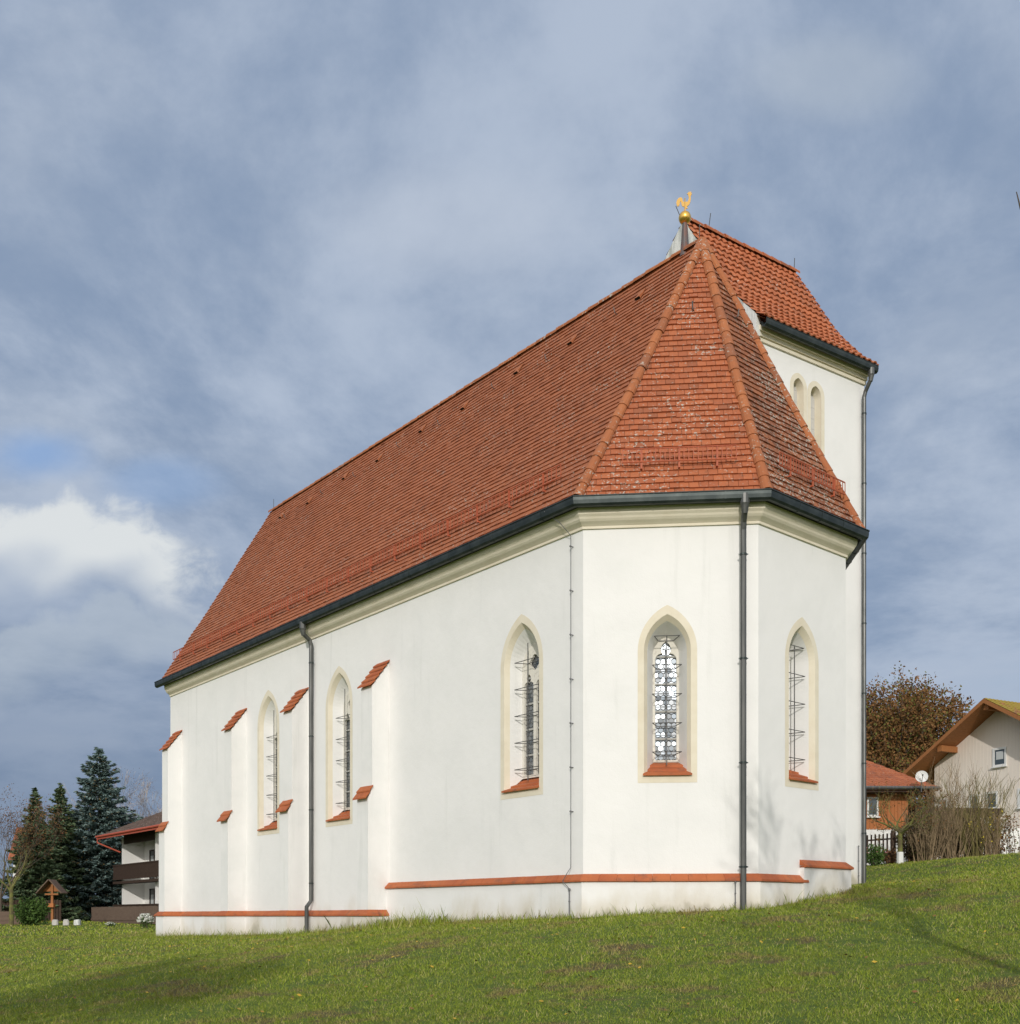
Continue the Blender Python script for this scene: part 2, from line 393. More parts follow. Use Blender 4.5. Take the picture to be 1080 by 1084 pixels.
def loft(mb, A, D, N, l0, d0, l1, d1, mi=0, closed=False):
    n = len(l0); vs = [A + D * p[0] + Zv * p[1] - N * d0 for p in l0] + [A + D * p[0] + Zv * p[1] - N * d1 for p in l1]
    fs = [(i, i + 1, n + i + 1, n + i) for i in range(n - 1)]
    if closed: fs.append((n - 1, 0, n, 2 * n - 1))
    mb.add(vs, fs, mi)
def plate(mb, A, D, N, outer, holes, d0, d1, mi=0):
    wall_face(mb, A, D, N, outer, holes, -d0, mi)
    for l in [outer] + holes: loft(mb, A, D, N, l, d0, l, d1, mi, closed=True)

def hexpanes(mb, A, D, N, x0, x1, h0, h1, d, r=.058):
    dx = r * math.sqrt(3); dy = r * 1.5; row = 0; h = h0 + r
    while h < h1:
        x = x0 + (dx / 2 if row % 2 else dx * .02) + dx * .5
        while x < x1 + dx * .3:
            ta, tb = random.gauss(0, .022), random.gauss(0, .022)
            pts = []
            for k in range(6):
                a = math.pi / 6 + k * math.pi / 3; px = (r - .0085) * math.cos(a); ph = (r - .0085) * math.sin(a)
                X = min(max(x + px, x0), x1); H = min(h + ph, h1)
                pts.append(A + D * X + Zv * H - N * (d + px * ta + ph * tb))
            if (pts[0] - pts[3]).length > .02: mb.add(pts, [tuple(range(6))])
            x += dx
        h += dy; row += 1

def lancet(cx, b, hb, hs, n=5):
    """trefoil headed light"""
    pts = [(cx - b, hb), (cx - b, hs)]
    r1 = b * .62
    for i in range(1, n + 1):      # left lobe
        a = math.pi * (1 - .55 * i / n); pts.append((cx - b + r1 + r1 * math.cos(a), hs + r1 * math.sin(a)))
    top = hs + b * 1.75
    pts += [(cx - b * .52, hs + b * 1.05), (cx - b * .30, hs + b * 1.5), (cx, top)]
    m = [(2 * cx - x, y) for x, y in pts[:-1]][::-1]
    return pts + m
def quatrefoil(cx, ch, r):
    pts = []
    for k in range(4):
        c = (cx + r * .55 * math.cos(k * math.pi / 2), ch + r * .55 * math.sin(k * math.pi / 2))
        for i in range(-3, 4):
            a = k * math.pi / 2 + i * .42; pts.append((c[0] + r * .48 * math.cos(a), c[1] + r * .48 * math.sin(a)))
    return pts

def window(A, D, N, cx, hb, ha, kind):
    """hb: underside of the tile sill, ha: apex of the painted surround"""
    dg = .50
    if kind == 'two': bo, b0, b1, b2 = .65, .535, .475, .385; dg = .36
    else: bo, b0, b1, b2 = .545, .43, .365, .245
    lo, l0 = arch(cx, bo, hb - .13, ha), arch(cx, b0, hb + .02, ha - .17)
    ht = ha - (.47 if kind == 'one' else .50)         # apex of the inner light
    l1 = arch(cx, b1, hb + .05, ha - .27); l2 = arch(cx, b2, hb + .30, ht, rise=b2 * 1.35)
    w = MB()
    wall_face(w, A, D, N, lo, [l0], .004, 0)
    loft(w, A, D, N, l0, -.004, l1, .10, 0)
    loft(w, A, D, N, l1, .10, l2, dg, 1)
    wo = w.build('window', [M['cream'], M['plaster']], church)
    tr = MB()
    if kind == 'one': holes = [lancet(cx, b2 - .045, hb + .36, ht - .43)]
    else:
        bl = .13
        holes = [lancet(cx - .18, bl + .01, hb + .36, ht - .86), lancet(cx + .18, bl + .01, hb + .36, ht - .86), quatrefoil(cx, ht - .40, .155)]
    plate(tr, A, D, N, [(p[0], p[1]) for p in l2], holes, dg - .005, dg + .05)
    tr.build('tracery', M['stone'], wo)
    gl = MB(); hexpanes(gl, A, D, N, cx - b2, cx + b2, hb + .36, ht, dg + .055)
    gl.build('glass', M['glass'], wo)
    bk = MB(); wall_face(bk, A, D, N, [(cx - b2 - .02, hb + .2), (cx + b2 + .02, hb + .2), (cx + b2 + .02, ht + .02), (cx - b2 - .02, ht + .02)], [], -dg - .10)
    k = hb + .75
    while k < ht - .3:
        bk.box(A + D * (cx - b2 + .03) + Zv * k - N * (dg + .055), D * (2 * b2 - .06), Zv * .035, N * .03); k += .52
    bk.build('leading', M['lead'], wo)
    s = MB()                                      # tiled sill, three courses
    for i in range(3):
        f0, f1 = i / 3, (i + 1) / 3 + .06
        d0, d1 = -.06 + f0 * .52, -.06 + f1 * .52; h0, h1 = hb + f0 * .30 + .035, hb + f1 * .30 - .005
        q0, q1 = (b0 + .02) * (1 - f0) + (b2) * f0, (b0 + .02) * (1 - f1) + (b2) * f1
        c = []
        for dz in (-.035, 0):
            for (x, d, h) in ((-q0, d0, h0), (q0, d0, h0), (q1, d1, h1), (-q1, d1, h1)):
                c.append(A + D * (cx + x) - N * d + Zv * (h + dz))
        s.box8(c)
    s.build('sill', M['terra'], wo)
    gr = MB()                                     # forged iron guard
    top = ht - .05
    gr.tube([A + D * cx - N * .17 + Zv * (hb + .22), A + D * cx - N * .17 + Zv * top], .011, 5)
    nb = 5; st = (ht - .45 - (hb + .62)) / (nb - 1)
    for i in range(nb):
        h = hb + .46 + i * .54; bf = b1 * .74 if i < nb - 1 or kind == 'two' else b1 * .64; bb = bf * .62
        pts = [A + D * (cx + x) - N * d + Zv * (h + .0) for x, d in ((-bb, dg - .02), (-bf, .12), (bf, .12), (bb, dg - .02))]
        for a, b in zip(pts, pts[1:]): gr.tube([a, b], .0085, 5)
        gr.tube([pts[3], pts[0]], .0085, 5)
    gr.build('iron_guard', M['iron'], wo)
    return l0

# walls
faces = []
for i in range(5):
    a, b = poly[i], poly[i + 1]
    A = P(*a); B = P(*b); D = (B - A).normalized(); N = Vector((D.y, -D.x, 0)); 
    mid = (A + B) / 2; cen = P(6, W2)
    if N.dot(mid - cen) < 0: N = -N
    faces.append((A, D, N, (B - A).length))
wins = {0: [(L - 1.77, 2.50, 6.02, 'two'), (L - 8.80, 2.40, 6.27, 'two'), (L - 12.60, 2.40, 6.30, 'two')],
        1: [(1.555, 2.60, 5.76, 'one')], 2: [(1.36, 2.58, 5.74, 'one')]}
HB, HT = -2.0, 7.5
wall = MB()
for i, (A, D, N, ln) in enumerate(faces):
    holes = [window(A, D, N, *wn) for wn in wins.get(i, [])]
    wall_face(wall, A, D, N, [(0, HB), (ln, HB), (ln, HT), (0, HT)], [h for h in holes])
# west gable wall
A = P(L, 2 * W2); D = -V_; N = U
wall_face(wall, A, D, N, [(0, HB), (2 * W2, HB), (2 * W2, HT), (W2, HR - .1), (0, HT)], [])
wall.build('nave_wall', M['plaster'], church)

# buttresses
BU = [6.54, 10.37, 13.95, 18.57]
def slab(mb, a, b, dv, th):   # a,b: two ends of lower edge; dv: vector upslope ; th: thickness vec down
    mb.box8([a + th, b + th, b + dv + th, a + dv + th, a, b, b + dv, a + dv])
for bi, ue in enumerate(BU):
    bw = .47
    mb = MB(); prof = [(0.06, HB), (-.57, HB), (-.57, 2.72), (-.46, 2.98), (-.46, 5.33), (.06, 6.0)]
    vs = [P(ue, v, h) for v, h in prof] + [P(ue + bw, v, h) for v, h in prof]; n = len(prof)
    mb.add(vs, [tuple(range(n))[::-1], tuple(range(n, 2 * n))] + [(i, (i + 1) % n, n + (i + 1) % n, n + i) for i in range(n)])
    bo = mb.build('buttress', M['plaster_but'], church)
    for (v0, h0, v1, h1, rows) in ((-.53, 5.30, .0, 5.985, 5), (-.66, 2.68, -.46, 3.02, 2)):
        cpz = MB()
        for r in range(rows):
            f0, f1 = r / rows, min((r + 1.25) / rows, 1.0)
            va, ha_, vb, hb_ = v0 + (v1 - v0) * f0, h0 + (h1 - h0) * f0, v0 + (v1 - v0) * f1, h0 + (h1 - h0) * f1
            for q in range(2):
                j = random.uniform(-.006, .006)
                e0, e1 = ue - .045 + q * (bw + .09) / 2, ue - .045 + (q + 1) * (bw + .09) / 2 - .004
                a = P(e0, va + j - .012, ha_ + .062); b = P(e1, va + j - .012, ha_ + .062); dv = P(e0, vb, hb_ + .012) - P(e0, va - .012, ha_ + .062)
                slab(cpz, a, b, dv, Vector((0, 0, -.035)))
        cpz.build('tile_cap', M['terra'], bo)

# plinth + sloping tile band
pathL = [(L, .0)]
for ue in BU[::-1]:
    pathL += [(ue + .47, 0), (ue + .47, -.57), (ue, -.57), (ue, 0)]
pathL = [(L, 1.5)] + pathL if False else pathL
pl = MB()
sweep(pl, pathL, [(-.1, HB), (.07, HB), (.07, 0.03), (-.1, 0.03)])
pathR = [(6.54, 0), (0, 0), (-S1 * K, S1 * K), (-S1 * K, S1 * K + 1.42)]
sweep(pl, pathR, [(-.1, HB), (.065, HB), (.065, .66), (-.1, .66)])
pathE = [(-S1 * K, S1 * K + 1.28), (-S1 * K, S1 * K + S2), (0, 2 * W2)]
sweep(pl, pathE, [(-.1, HB), (.10, HB), (.10, .98), (-.1, .98)])
pl.build('plinth', M['plaster'], church)
def band(path, h, o, seg=.32):
    mb = MB()
    full = [(-.01, h + .165), (-.01, h + .02), (.02, h), (.0, h)]
    # individual tiles along every straight run, mitred at the corners
    pr = [(-.02, h + .17), (o + .045, h + .045), (o + .05, h + .01), (o + .02, h), (-.02, h)]
    cols = [off(path, q[0]) for q in pr]
    for i in range(len(path) - 1):
        a = Vector(path[i]); b = Vector(path[i + 1]); ln = (b - a).length; n = max(1, round(ln / seg))
        for k in range(n):
            g0 = k / n + (.0022 / ln * 2 if k else 0); g1 = (k + 1) / n
            dh = random.uniform(-.0015, .0015)
            vs = []
            for gq in (g0, g1):
                for j in range(len(pr)):
                    x = cols[j][i][0] * (1 - gq) + cols[j][i + 1][0] * gq; y = cols[j][i][1] * (1 - gq) + cols[j][i + 1][1] * gq
                    vs.append(P(x, y, pr[j][1] + dh))
            m = len(pr); mb.add(vs, [tuple(range(m)), tuple(range(m, 2 * m))[::-1]] + [(j, m + j, m + (j + 1) % m, (j + 1) % m) for j in range(m)])
    mb.build('tile_band', M['terra'], church)
band(pathL, .0, .07); band(pathR, .635, .07); band(pathE[:3], .93, .10)

# cornice
co = MB()
cpf = [(-.05, 7.20), (.035, 7.20), (.035, 7.245), (.07, 7.275), (.12, 7.31), (.15, 7.345), (.165, 7.38), (.20, 7.42), (.21, 7.47), (.21, 7.53), (-.05, 7.53)]
sweep(co, poly, cpf)
co.build('cornice', M['cream'], church)
so = MB(); sweep(so, poly, [(-.3, 7.534), (.30, 7.534), (.30, 7.60), (-.3, 7.60)]); so.build('eaves_board', M['dark'], church)

# roof profile: fraction from ridge -> height
HE = 7.68
pf = [(0, 14.22), (.10, 13.52), (.166, 13.10), (.293, 12.27), (.40, 11.53), (.505, 10.85), (.61, 10.14), (.728, 9.42), (.83, 8.76), (.915, 8.23), (1.0, HE)]
def hprof(s, tab=pf):
    for (a, x), (b, y) in zip(tab, tab[1:]):
        if s <= b: return x + (y - x) * (s - a) / (b - a)
    return tab[-1][1]
EO = .27
eo = off(poly, EO)
eo[0] = (L + .18, eo[0][1]); eo[-1] = (L + .18, eo[-1][1])
ridge = [(L + .18, W2), (UA, W2), (UA, W2), (UA, W2), (UA, W2), (L + .18, W2)]
def roof_pt(r, e, s, tab=pf): 
    return P(r[0] + (e[0] - r[0]) * s, r[1] + (e[1] - r[1]) * s, hprof(s, tab))
def tile_face(mb, r0, e0, r1, e1, pitch=.155, tw=.178, smin=.0, th=.022, rag=.004, PT=roof_pt):
    # slope length table
    N = 200; mid = lambda s: (PT(r0, e0, s) + PT(r1, e1, s)) / 2 if (Vector(r0) - Vector(r1)).length > .01 else None
    # perpendicular slope path: take straight line from ridge mid to eave, perpendicular to the eave
    ev = (P(*e1) - P(*e0)).normalized()
    pr = P(*r0)
    dperp = abs((pr - P(*e0)).cross(ev).z)
    cum = [0]; 
    for i in range(N):
        s0, s1 = 1 - i / N, 1 - (i + 1) / N
        cum.append(cum[-1] + math.hypot(dperp / N, PT(r0, e0, s1).z - PT(r0, e0, s0).z))
    rows = int(cum[-1] / pitch)
    def s_at(l):
        l = min(l, cum[-1]); lo = 0
        for i in range(N):
            if cum[i + 1] >= l:
                return 1 - (i + (l - cum[i]) / max(cum[i + 1] - cum[i], 1e-9)) / N
        return 0
    ss = [s_at(k * pitch) for k in range(rows + 1)] + [0.]
    for k in range(len(ss) - 1):
        sa, sb = ss[k], max(ss[k + 1], 0)
        a0, a1, b0, b1 = PT(r0, e0, sa), PT(r1, e1, sa), PT(r0, e0, sb), PT(r1, e1, sb)
        la = [(a0 - P(*e0)).dot(ev), (a1 - P(*e0)).dot(ev)]; lb = [(b0 - P(*e0)).dot(ev), (b1 - P(*e0)).dot(ev)]
        n = ev.cross(b0 - a0) if (b0 - a0).length > 1e-6 else Vector((0, 0, 1))
        if n.z < 0: n = -n
        n.normalize()
        lo, hi = min(la[0], lb[0]), max(la[1], lb[1])
        x = math.floor(lo / tw) * tw - (tw / 2 if k % 2 else 0)
        base = (a0 - ev * la[0]); top = (b0 - ev * lb[0])
        while x < hi:
            x0, x1 = x + .003, x + tw - .003; x += tw
            jl = random.gauss(0, rag); jl2 = random.gauss(0, .004)
            ax0, ax1 = min(max(x0, la[0]), la[1]), min(max(x1, la[0]), la[1]); bx0, bx1 = min(max(x0, lb[0]), lb[1]), min(max(x1, lb[0]), lb[1])
            if ax1 - ax0 < .004 and bx1 - bx0 < .004: continue
            dn = (a0 - b0); dn = (base - top).normalized() if (base - top).length > 1e-6 else Vector((0, 0, -1))
            lift = n * (th + jl2)
            A0, A1 = base + ev * ax0 + dn * (.012 + jl), base + ev * ax1 + dn * (.012 + jl); B0, B1 = top + ev * bx0, top + ev * bx1
            mb.add([A0 + lift, A1 + lift, B1 + n * .004, B0 + n * .004, A0 - n * .004, A1 - n * .004], [(0, 1, 2, 3), (4, 5, 1, 0), (4, 0, 3), (1, 5, 2)])
roof_e = church
tb = MB(); tile_face(tb, ridge[0], eo[0], ridge[1], eo[1], th=.030, rag=.003); rf = tb.build('nave_roof', M['tile_nave'], church)
tb = MB(); tile_face(tb, ridge[1], eo[1], ridge[2], eo[2], th=.032, rag=.005); rf1 = tb.build('apse_roof', M['tile_apse'], church)
tb = MB(); tile_face(tb, ridge[2], eo[2], ridge[3], eo[3], th=.032, rag=.006); rf2 = tb.build('apse_roof', M['tile_apse_old'], church)
tb = MB(); tile_face(tb, ridge[3], eo[3], ridge[4], eo[4]); rf3 = tb.build('apse_roof', M['tile_apse_old'], church)
tb = MB(); tile_face(tb, ridge[4], eo[4], ridge[5], eo[5]); rf4 = tb.build('nave_roof', M['tile_nave'], church)
# boarding under the tiles
ub = MB()
for i in range(5):
    for k in range(10):
        s0, s1 = k / 10, (k + 1) / 10
        q = [roof_pt(ridge[i], eo[i], s1), roof_pt(ridge[i + 1], eo[i + 1], s1), roof_pt(ridge[i + 1], eo[i + 1], s0), roof_pt(ridge[i], eo[i], s0)]
        ub.add([p - Zv * .03 for p in q], [(0, 1, 2, 3)])
ub.build('roof_boarding', M['dark'], church)
def caps(name, pts, r=.105, step=.36, parent=church, lift=.0, m='tile_cap'):
    """overlapping half-round cap tiles along a polyline running from low to high"""
    mb = MB(); seg = []; 
    pts = [Vector(p) for p in pts]; cum = [0]
    for a, b in zip(pts, pts[1:]): cum.append(cum[-1] + (b - a).length)
    def at(l):
        l = min(max(l, 0), cum[-1])
        for i in range(len(pts) - 1):
            if cum[i + 1] >= l: return pts[i].lerp(pts[i + 1], (l - cum[i]) / max(1e-9, cum[i + 1] - cum[i]))
        return pts[-1]
    n = int(cum[-1] / step); st = cum[-1] / n
    for k in range(n):
        a, b = at(k * st - (.05 if k else 0)), at((k + 1) * st); d = (b - a).normalized()
        side = d.cross(Zv).normalized(); up = side.cross(d).normalized()
        ra, rb = r * random.uniform(1.08, 1.14), r * .93; vs = []; m_ = 9; j = random.uniform(-.008, .008)
        for (c, rr, dd) in ((a, ra, 0), (b, rb, 0), (a, ra - .018, 0)):
            for i in range(m_):
                an = math.pi * (-.08 + 1.16 * i / (m_ - 1)); vs.append(c + side * (math.cos(an) * rr + j) + up * (math.sin(an) * rr * .92 + lift))
        fs = [(i, i + 1, m_ + i + 1, m_ + i) for i in range(m_ - 1)] + [(i, i + 1, 2 * m_ + i + 1, 2 * m_ + i) for i in range(m_ - 1)]
        mb.add(vs, fs)
    return mb.build(name, M[m], parent)
for i in (1, 2, 3, 4):
    caps('hip_caps', [roof_pt(ridge[i], eo[i], s) + Zv * .0 for s in [1 - k / 14 for k in range(15)]], parent=(rf, rf1, rf2, rf3)[i - 1])
caps('ridge_caps', [P(L + .15, W2, 14.20), P(UA, W2, 14.20)], r=.10, parent=rf)
# roof hooks
def hook(p, a, b, r, par):
    hk = MB(); hk.tube([p, p + a, p + b], r, 4); hk.build('roof_hook', M['iron'], par)
for q in range(8):
    s = .13; u_ = 2.2 + q * 2.15; p = roof_pt((u_, W2), (u_, -EO), s + .03 * (q % 2))
    hook(p, V_ * -.10 + Zv * .02, V_ * -.13 + Zv * .12, .012, rf)
for r_, e, par in ((ridge[1], ((eo[1][0] + eo[2][0]) / 2, (eo[1][1] + eo[2][1]) / 2), rf1), (ridge[2], ((eo[2][0] + eo[3][0]) / 2, (eo[2][1] + eo[3][1]) / 2), rf2)):
    p = roof_pt(r_, e, .3); o_ = (P(*e) - P(*r_)).normalized(); hook(p, o_ * .10, o_ * .13 + Zv * .14, .014, par)
for q in range(9):      # small hooded vent tiles under the ridge
    u_ = 1.6 + q * 2.05; p = roof_pt((u_, W2), (u_, -EO), .10 if q % 2 else .075); p2 = roof_pt((u_, W2), (u_, -EO), .145 if q % 2 else .12); dn = (p2 - p).normalized(); nn = U.cross(dn).normalized(); nn = nn if nn.z > 0 else -nn
    vt = MB(); a, b = p - U * .075, p + U * .075; f0, f1 = p2 - U * .075, p2 + U * .075
    vt.add([a + nn * .03, b + nn * .03, f1 + nn * .085, f0 + nn * .085, f0 + nn * .03, f1 + nn * .03], [(0, 1, 2, 3), (0, 3, 4), (1, 5, 2)], 0)
    vt.add([f0 + nn * .078 - dn * .01, f1 + nn * .078 - dn * .01, f1 + nn * .03 - dn * .01, f0 + nn * .03 - dn * .01], [(0, 1, 2, 3)], 1); vt.build('vent_tile', [M['tile_cap'], M['dark']], rf)
# snow guards
def guard(r0, e0, r1, e1, f0, f1, s, nb, parent, dense=.085):
    a = roof_pt(r0, e0, s); b = roof_pt(r1, e1, s)
    A_, B_ = a.lerp(b, f0), a.lerp(b, f1); ev = (B_ - A_).normalized(); out = ev.cross(Zv).normalized()
    if out.dot(P(6, W2) - A_) > 0: out = -out
    mb = MB(); b0 = Zv * .06 + out * .12; b1 = Zv * .30 + out * .12
    mb.tube([A_ + b0, B_ + b0], .014, 5); mb.tube([A_ + b1, B_ + b1], .014, 5)
    n = int((B_ - A_).length / dense)
    for i in range(n + 1):
        p = A_.lerp(B_, i / n); mb.box(p + b0 - ev * .006, ev * .014, out * .010, b1 - b0)
    g_ = mb.build('snow_guard', M['guard'], parent)
    for i in range(nb):
        p = A_.lerp(B_, (i + .5) / nb); br = MB()
        br.box(p - ev * .018 - Zv * .06 + out * .10, ev * .036, out * .02, Zv * .38)
        br.box(p - ev * .018 - Zv * .06, ev * .036, out * .10, Zv * .03)
        br.build('bracket', M['guard'], g_)
guard(ridge[0], eo[0], ridge[1], eo[1], .02, .965, .90, 18, rf, .13)
guard(ridge[1], eo[1], ridge[2], eo[2], .19, .86, .90, 3, rf1)
guard(ridge[2], eo[2], ridge[3], eo[3], .16, .94, .90, 3, rf2)
# gutter
gu = MB()
gp = [(.26, 7.665), (.262, 7.55), (.28, 7.515), (.32, 7.495), (.37, 7.50), (.405, 7.535), (.415, 7.60), (.415, 7.655), (.43, 7.66), (.425, 7.68), (.405, 7.675), (.40, 7.61), (.385, 7.55), (.33, 7.52), (.285, 7.56), (.275, 7.665)]
gpoly = list(poly); gpoly[0] = (L + .30, 0); gpoly[-1] = (L + .3, 2 * W2)
sweep(gu, gpoly, gp)
jo = gu
for i in range(4):
    a, b = Vector(gpoly[i]), Vector(gpoly[i + 1]); ln = (b - a).length; n = int(ln / .75)
    for k in range(1, n + 1):
        c = a.lerp(b, k / (n + 1)); d = (b - a).normalized() * .012
        sweep(jo, [tuple(c - d), tuple(c + d)], [(.255, 7.55), (.275, 7.508), (.32, 7.487), (.375, 7.493), (.412, 7.53), (.422, 7.60), (.422, 7.66), (.30, 7.60)])
gu.build('gutter', M['gutter'], church)
# downpipes
def downpipe(pt, out, side, htop, hwall, hbot, r=.05, kick=None, parent=church, funnel=True, o_g=.34, o_w=.10):
    """pt(h, o): position at height h, o metres off the wall"""
    mb = MB()
    if funnel: mb.tube([pt(htop, o_g), pt(htop - .17, o_g), pt(htop - .20, o_g), pt(htop - .34, o_g - .02)], [.088, .088, .075, r], 12)
    path = [pt(htop - .3, o_g - .02), pt(hwall + .08, o_w + .04), pt(hwall - .06, o_w)]
    if kick is not None: path += [pt(kick + .33, o_w), pt(kick + .16, o_w + .13), pt(kick - .0, o_w + .13)]
    path += [pt(hbot, path and (o_w + (.13 if kick is not None else 0)))]
    mb.tube(path, r, 12)
    o_ = mb.build('downpipe', M['pipe'], parent, smooth=False)
    h = hwall - .5
    while h > (kick or hbot) + .5:
        cl = MB(); c = pt(h, o_w); cl.tube([c - Zv * .018, c + Zv * .018], r + .009, 12); cl.box(c - side * .085 - Zv * .012, side * .17, out * .012, Zv * .024)
        cl.build('pipe_clip', M['gutter'], o_); h -= 1.9
for p in (0,):
    A, D, N, ln = faces[0]
    downpipe(lambda h, o, A=A, D=D, N=N: A + D * (L - 10.02) + N * o + Zv * h, N, D, 7.56, 7.05, -.75, .055, kick=.08)
    A, D, N, ln = faces[1]
    downpipe(lambda h, o, A=A, D=D, N=N: A + D * 2.92 + N * o + Zv * h, N, D, 7.62, 7.10, -.15, .055, kick=None, o_w=.15)
# lightning conductor down the nave corner
lc = MB(); A, D, N, ln = faces[0]; xq = L - .27
W_ = lambda h, o, x=xq: A + D * x + N * o + Zv * h
lc.tube([W_(7.62, .42, xq - .35), W_(7.38, .22, xq - .12), W_(7.15, .06), W_(.92, .06), W_(.80, .16, xq + .0), W_(.66, .16, xq - .12), W_(.55, .12, xq - .02), W_(.50, .10), W_(-.1, .10)], .008, 5)
h = 6.95
while h > 1.2:
    c = W_(h, .0); lc.tube([c, c + N * .075], .012, 5); lc.sphere(tuple(c + N * .07), .022, 8, 5); h -= .83
lc.tube([W_(.52, .10), W_(.02, .10)], .014, 5); lc.sphere(tuple(W_(.50, .10)), .028, 8, 6); lc.sphere(tuple(W_(.28, .10)), .02, 8, 6)
lc.build('lightning_conductor', M['wire'], church); lc = MB()
A, D, N, ln = faces[1]
for x in (2.78,):
    for (h, r_) in ((.62, .022), (.42, .018), (.25, .018)): lc.sphere(tuple(A + D * x + N * .12 + Zv * h), r_, 8, 6)
    lc.tube([A + D * x + N * .12 + Zv * .62, A + D * x + N * .12 - Zv * .05], .009, 5)
lc.build('lightning_conductor', M['wire'], church)
for (uu, vv, hh, l_) in ((L - .05, W2, 14.2, .42), (.35, W2 + .05, 14.2, .45)):
    lr = MB(); lr.tube([P(uu, vv, hh), P(uu, vv, hh + l_)], .008, 4); lr.build('lightning_rod', M['iron'], rf)

# finial with weathercock on the east end of the ridge
q = P(UA + .47, W2, 14.1)
sp = MB(); sp.tube([q, q + Zv * .25, q + Zv * .72], [.115, .085, .055], 14); fi = sp.build('spire_finial', M['copper'], church, smooth=False)
ba = MB(); ba.sphere((q.x, q.y, q.z + .84), .132, 28, 18); ba.build('gilded_ball', M['gold'], fi, smooth=True)
# rooster, seen side on from the camera: plate outline in (x,z)
rooster = [(.02, .0), (.03, .12), (.075, .10), (.09, .12), (.06, .17), (.13, .22), (.17, .30), (.185, .40), (.18, .48), (.20, .52), (.22, .55), (.20, .585), (.215, .62), (.18, .60), (.165, .65), (.14, .605), (.115, .64), (.10, .59), (.06, .575), (.10, .545), (.11, .50),
           (.125, .44), (.11, .36), (.07, .315), (.03, .33), (-.02, .325), (-.055, .35), (-.07, .42), (-.09, .465), (-.135, .485), (-.18, .475), (-.225, .435), (-.255, .38), (-.265, .31), (-.25, .25), (-.235, .20), (-.22, .235), (-.215, .19), (-.19, .24), (-.185, .205), (-.16, .27), (-.15, .33), (-.13, .36), (-.115, .33), (-.10, .25), (-.08, .20), (-.04, .18), (-.012, .18), (-.012, .0)]
ro = MB(); base = q + Zv * .96; Dx = Vector((.985, -.17, 0)); Ny = Vector((-.17, -.985, 0))
ol = [(x * .68, y * .68) for x, y in rooster]
wall_face(ro, base, Dx, Ny, ol, [], .008); wall_face(ro, base, Dx, -Ny, ol, [], .008); loft(ro, base, Dx, Ny, ol, -.008, ol, .008, closed=True)
ro.tube([base - Zv * .02, base + Zv * .30], .012, 6)
ro.build('weathercock', M['goldm'], fi)

# ------------------------------------------------------------------ tower (its axes stand a little askew to the nave)
TT = Vector((.8388, .5445, 0)); TU = Vector((-.5445, .8388, 0)); TO = Vector((6.18, 26.5, 0))
TL, TD = 4.17, 4.98; THW, TRH = 14.95, 18.83
def T(t, d, h=0.): return TO + TT * t + TU * d + Zv * h
tw_ = MB()
# east wall with twin bell openings
N_e = -TU
oa = arch(1.57, .19, 12.20, 13.98, rise=.25); ob = arch(2.23, .20, 12.20, 13.95, rise=.26)
wall_face(tw_, TO, TT, N_e, [(-1.2, HB), (TL, HB), (TL, THW), (-.0, THW), (0, 9.), (-1.2, 9.)], [oa, ob])
ex = [(0, THW), (0, HB), (TD, HB), (TD, THW)]
prT = [(0, TRH), (.18, 18.49), (.52, 17.97), (.95, 17.25), (1.4, 16.52), (1.65, 16.17), (2.1, 15.63), (2.4, 15.30), (2.49, 15.2)]
prW = [(0, TRH), (.14, 18.80), (.54, 18.45), (1.05, 17.95), (1.6, 17.1), (2.1, 16.2), (2.49, 15.5)]
gab = [(TD / 2 - x, y - .05) for x, y in prT[::-1]] + [(TD / 2 + x, y - .05) for x, y in prW[1:]]
wall_face(tw_, T(TL, 0), TU, TT, [(0, HB)] + gab + [(TD, HB)], [])
wall_face(tw_, T(0, TD), TT, TU, [(-1.2, HB), (TL, HB), (TL, THW + .3), (-1.2, 9), ], [])
tw_.build('tower_wall', M['plaster'], church)
gabp = [(-.13, 14.55), (-.13, 15.05)] + [(x, y + .07) for x, y in gab] + [(TD + .3, 15.12), (TD + .3, 14.7), (TD, 14.5)]; gb = MB(); wall_face(gb, T(-.11, 0), TU, -TT, [(0, 13.0), (0, 14.5)] + gabp + [(TD, 13.0)], []); loft(gb, T(-.11, 0), TU, -TT, gabp, 0, gabp, .14); wall_face(gb, T(0, 0), TU, -TT, [(0, 8), (TD, 8), (TD, 13.), (0, 13.)], [])
wall_face(gb, T(-1.2, 0), TU, -TT, [(0, HB), (TD, HB), (TD, 9), (0, 9)], [])
gb.build('gable', M['gable'], church)
tcn = MB()
for (o, h0, h1) in ((.05, 14.50, 14.60), (.10, 14.60, 14.70), (.16, 14.70, 14.82)):
    tcn.box(T(-.0, -o, h0), TT * (TL + .02), TU * (o + .05), Zv * (h1 - h0))
tcn.build('cornice', M['cream'], church)
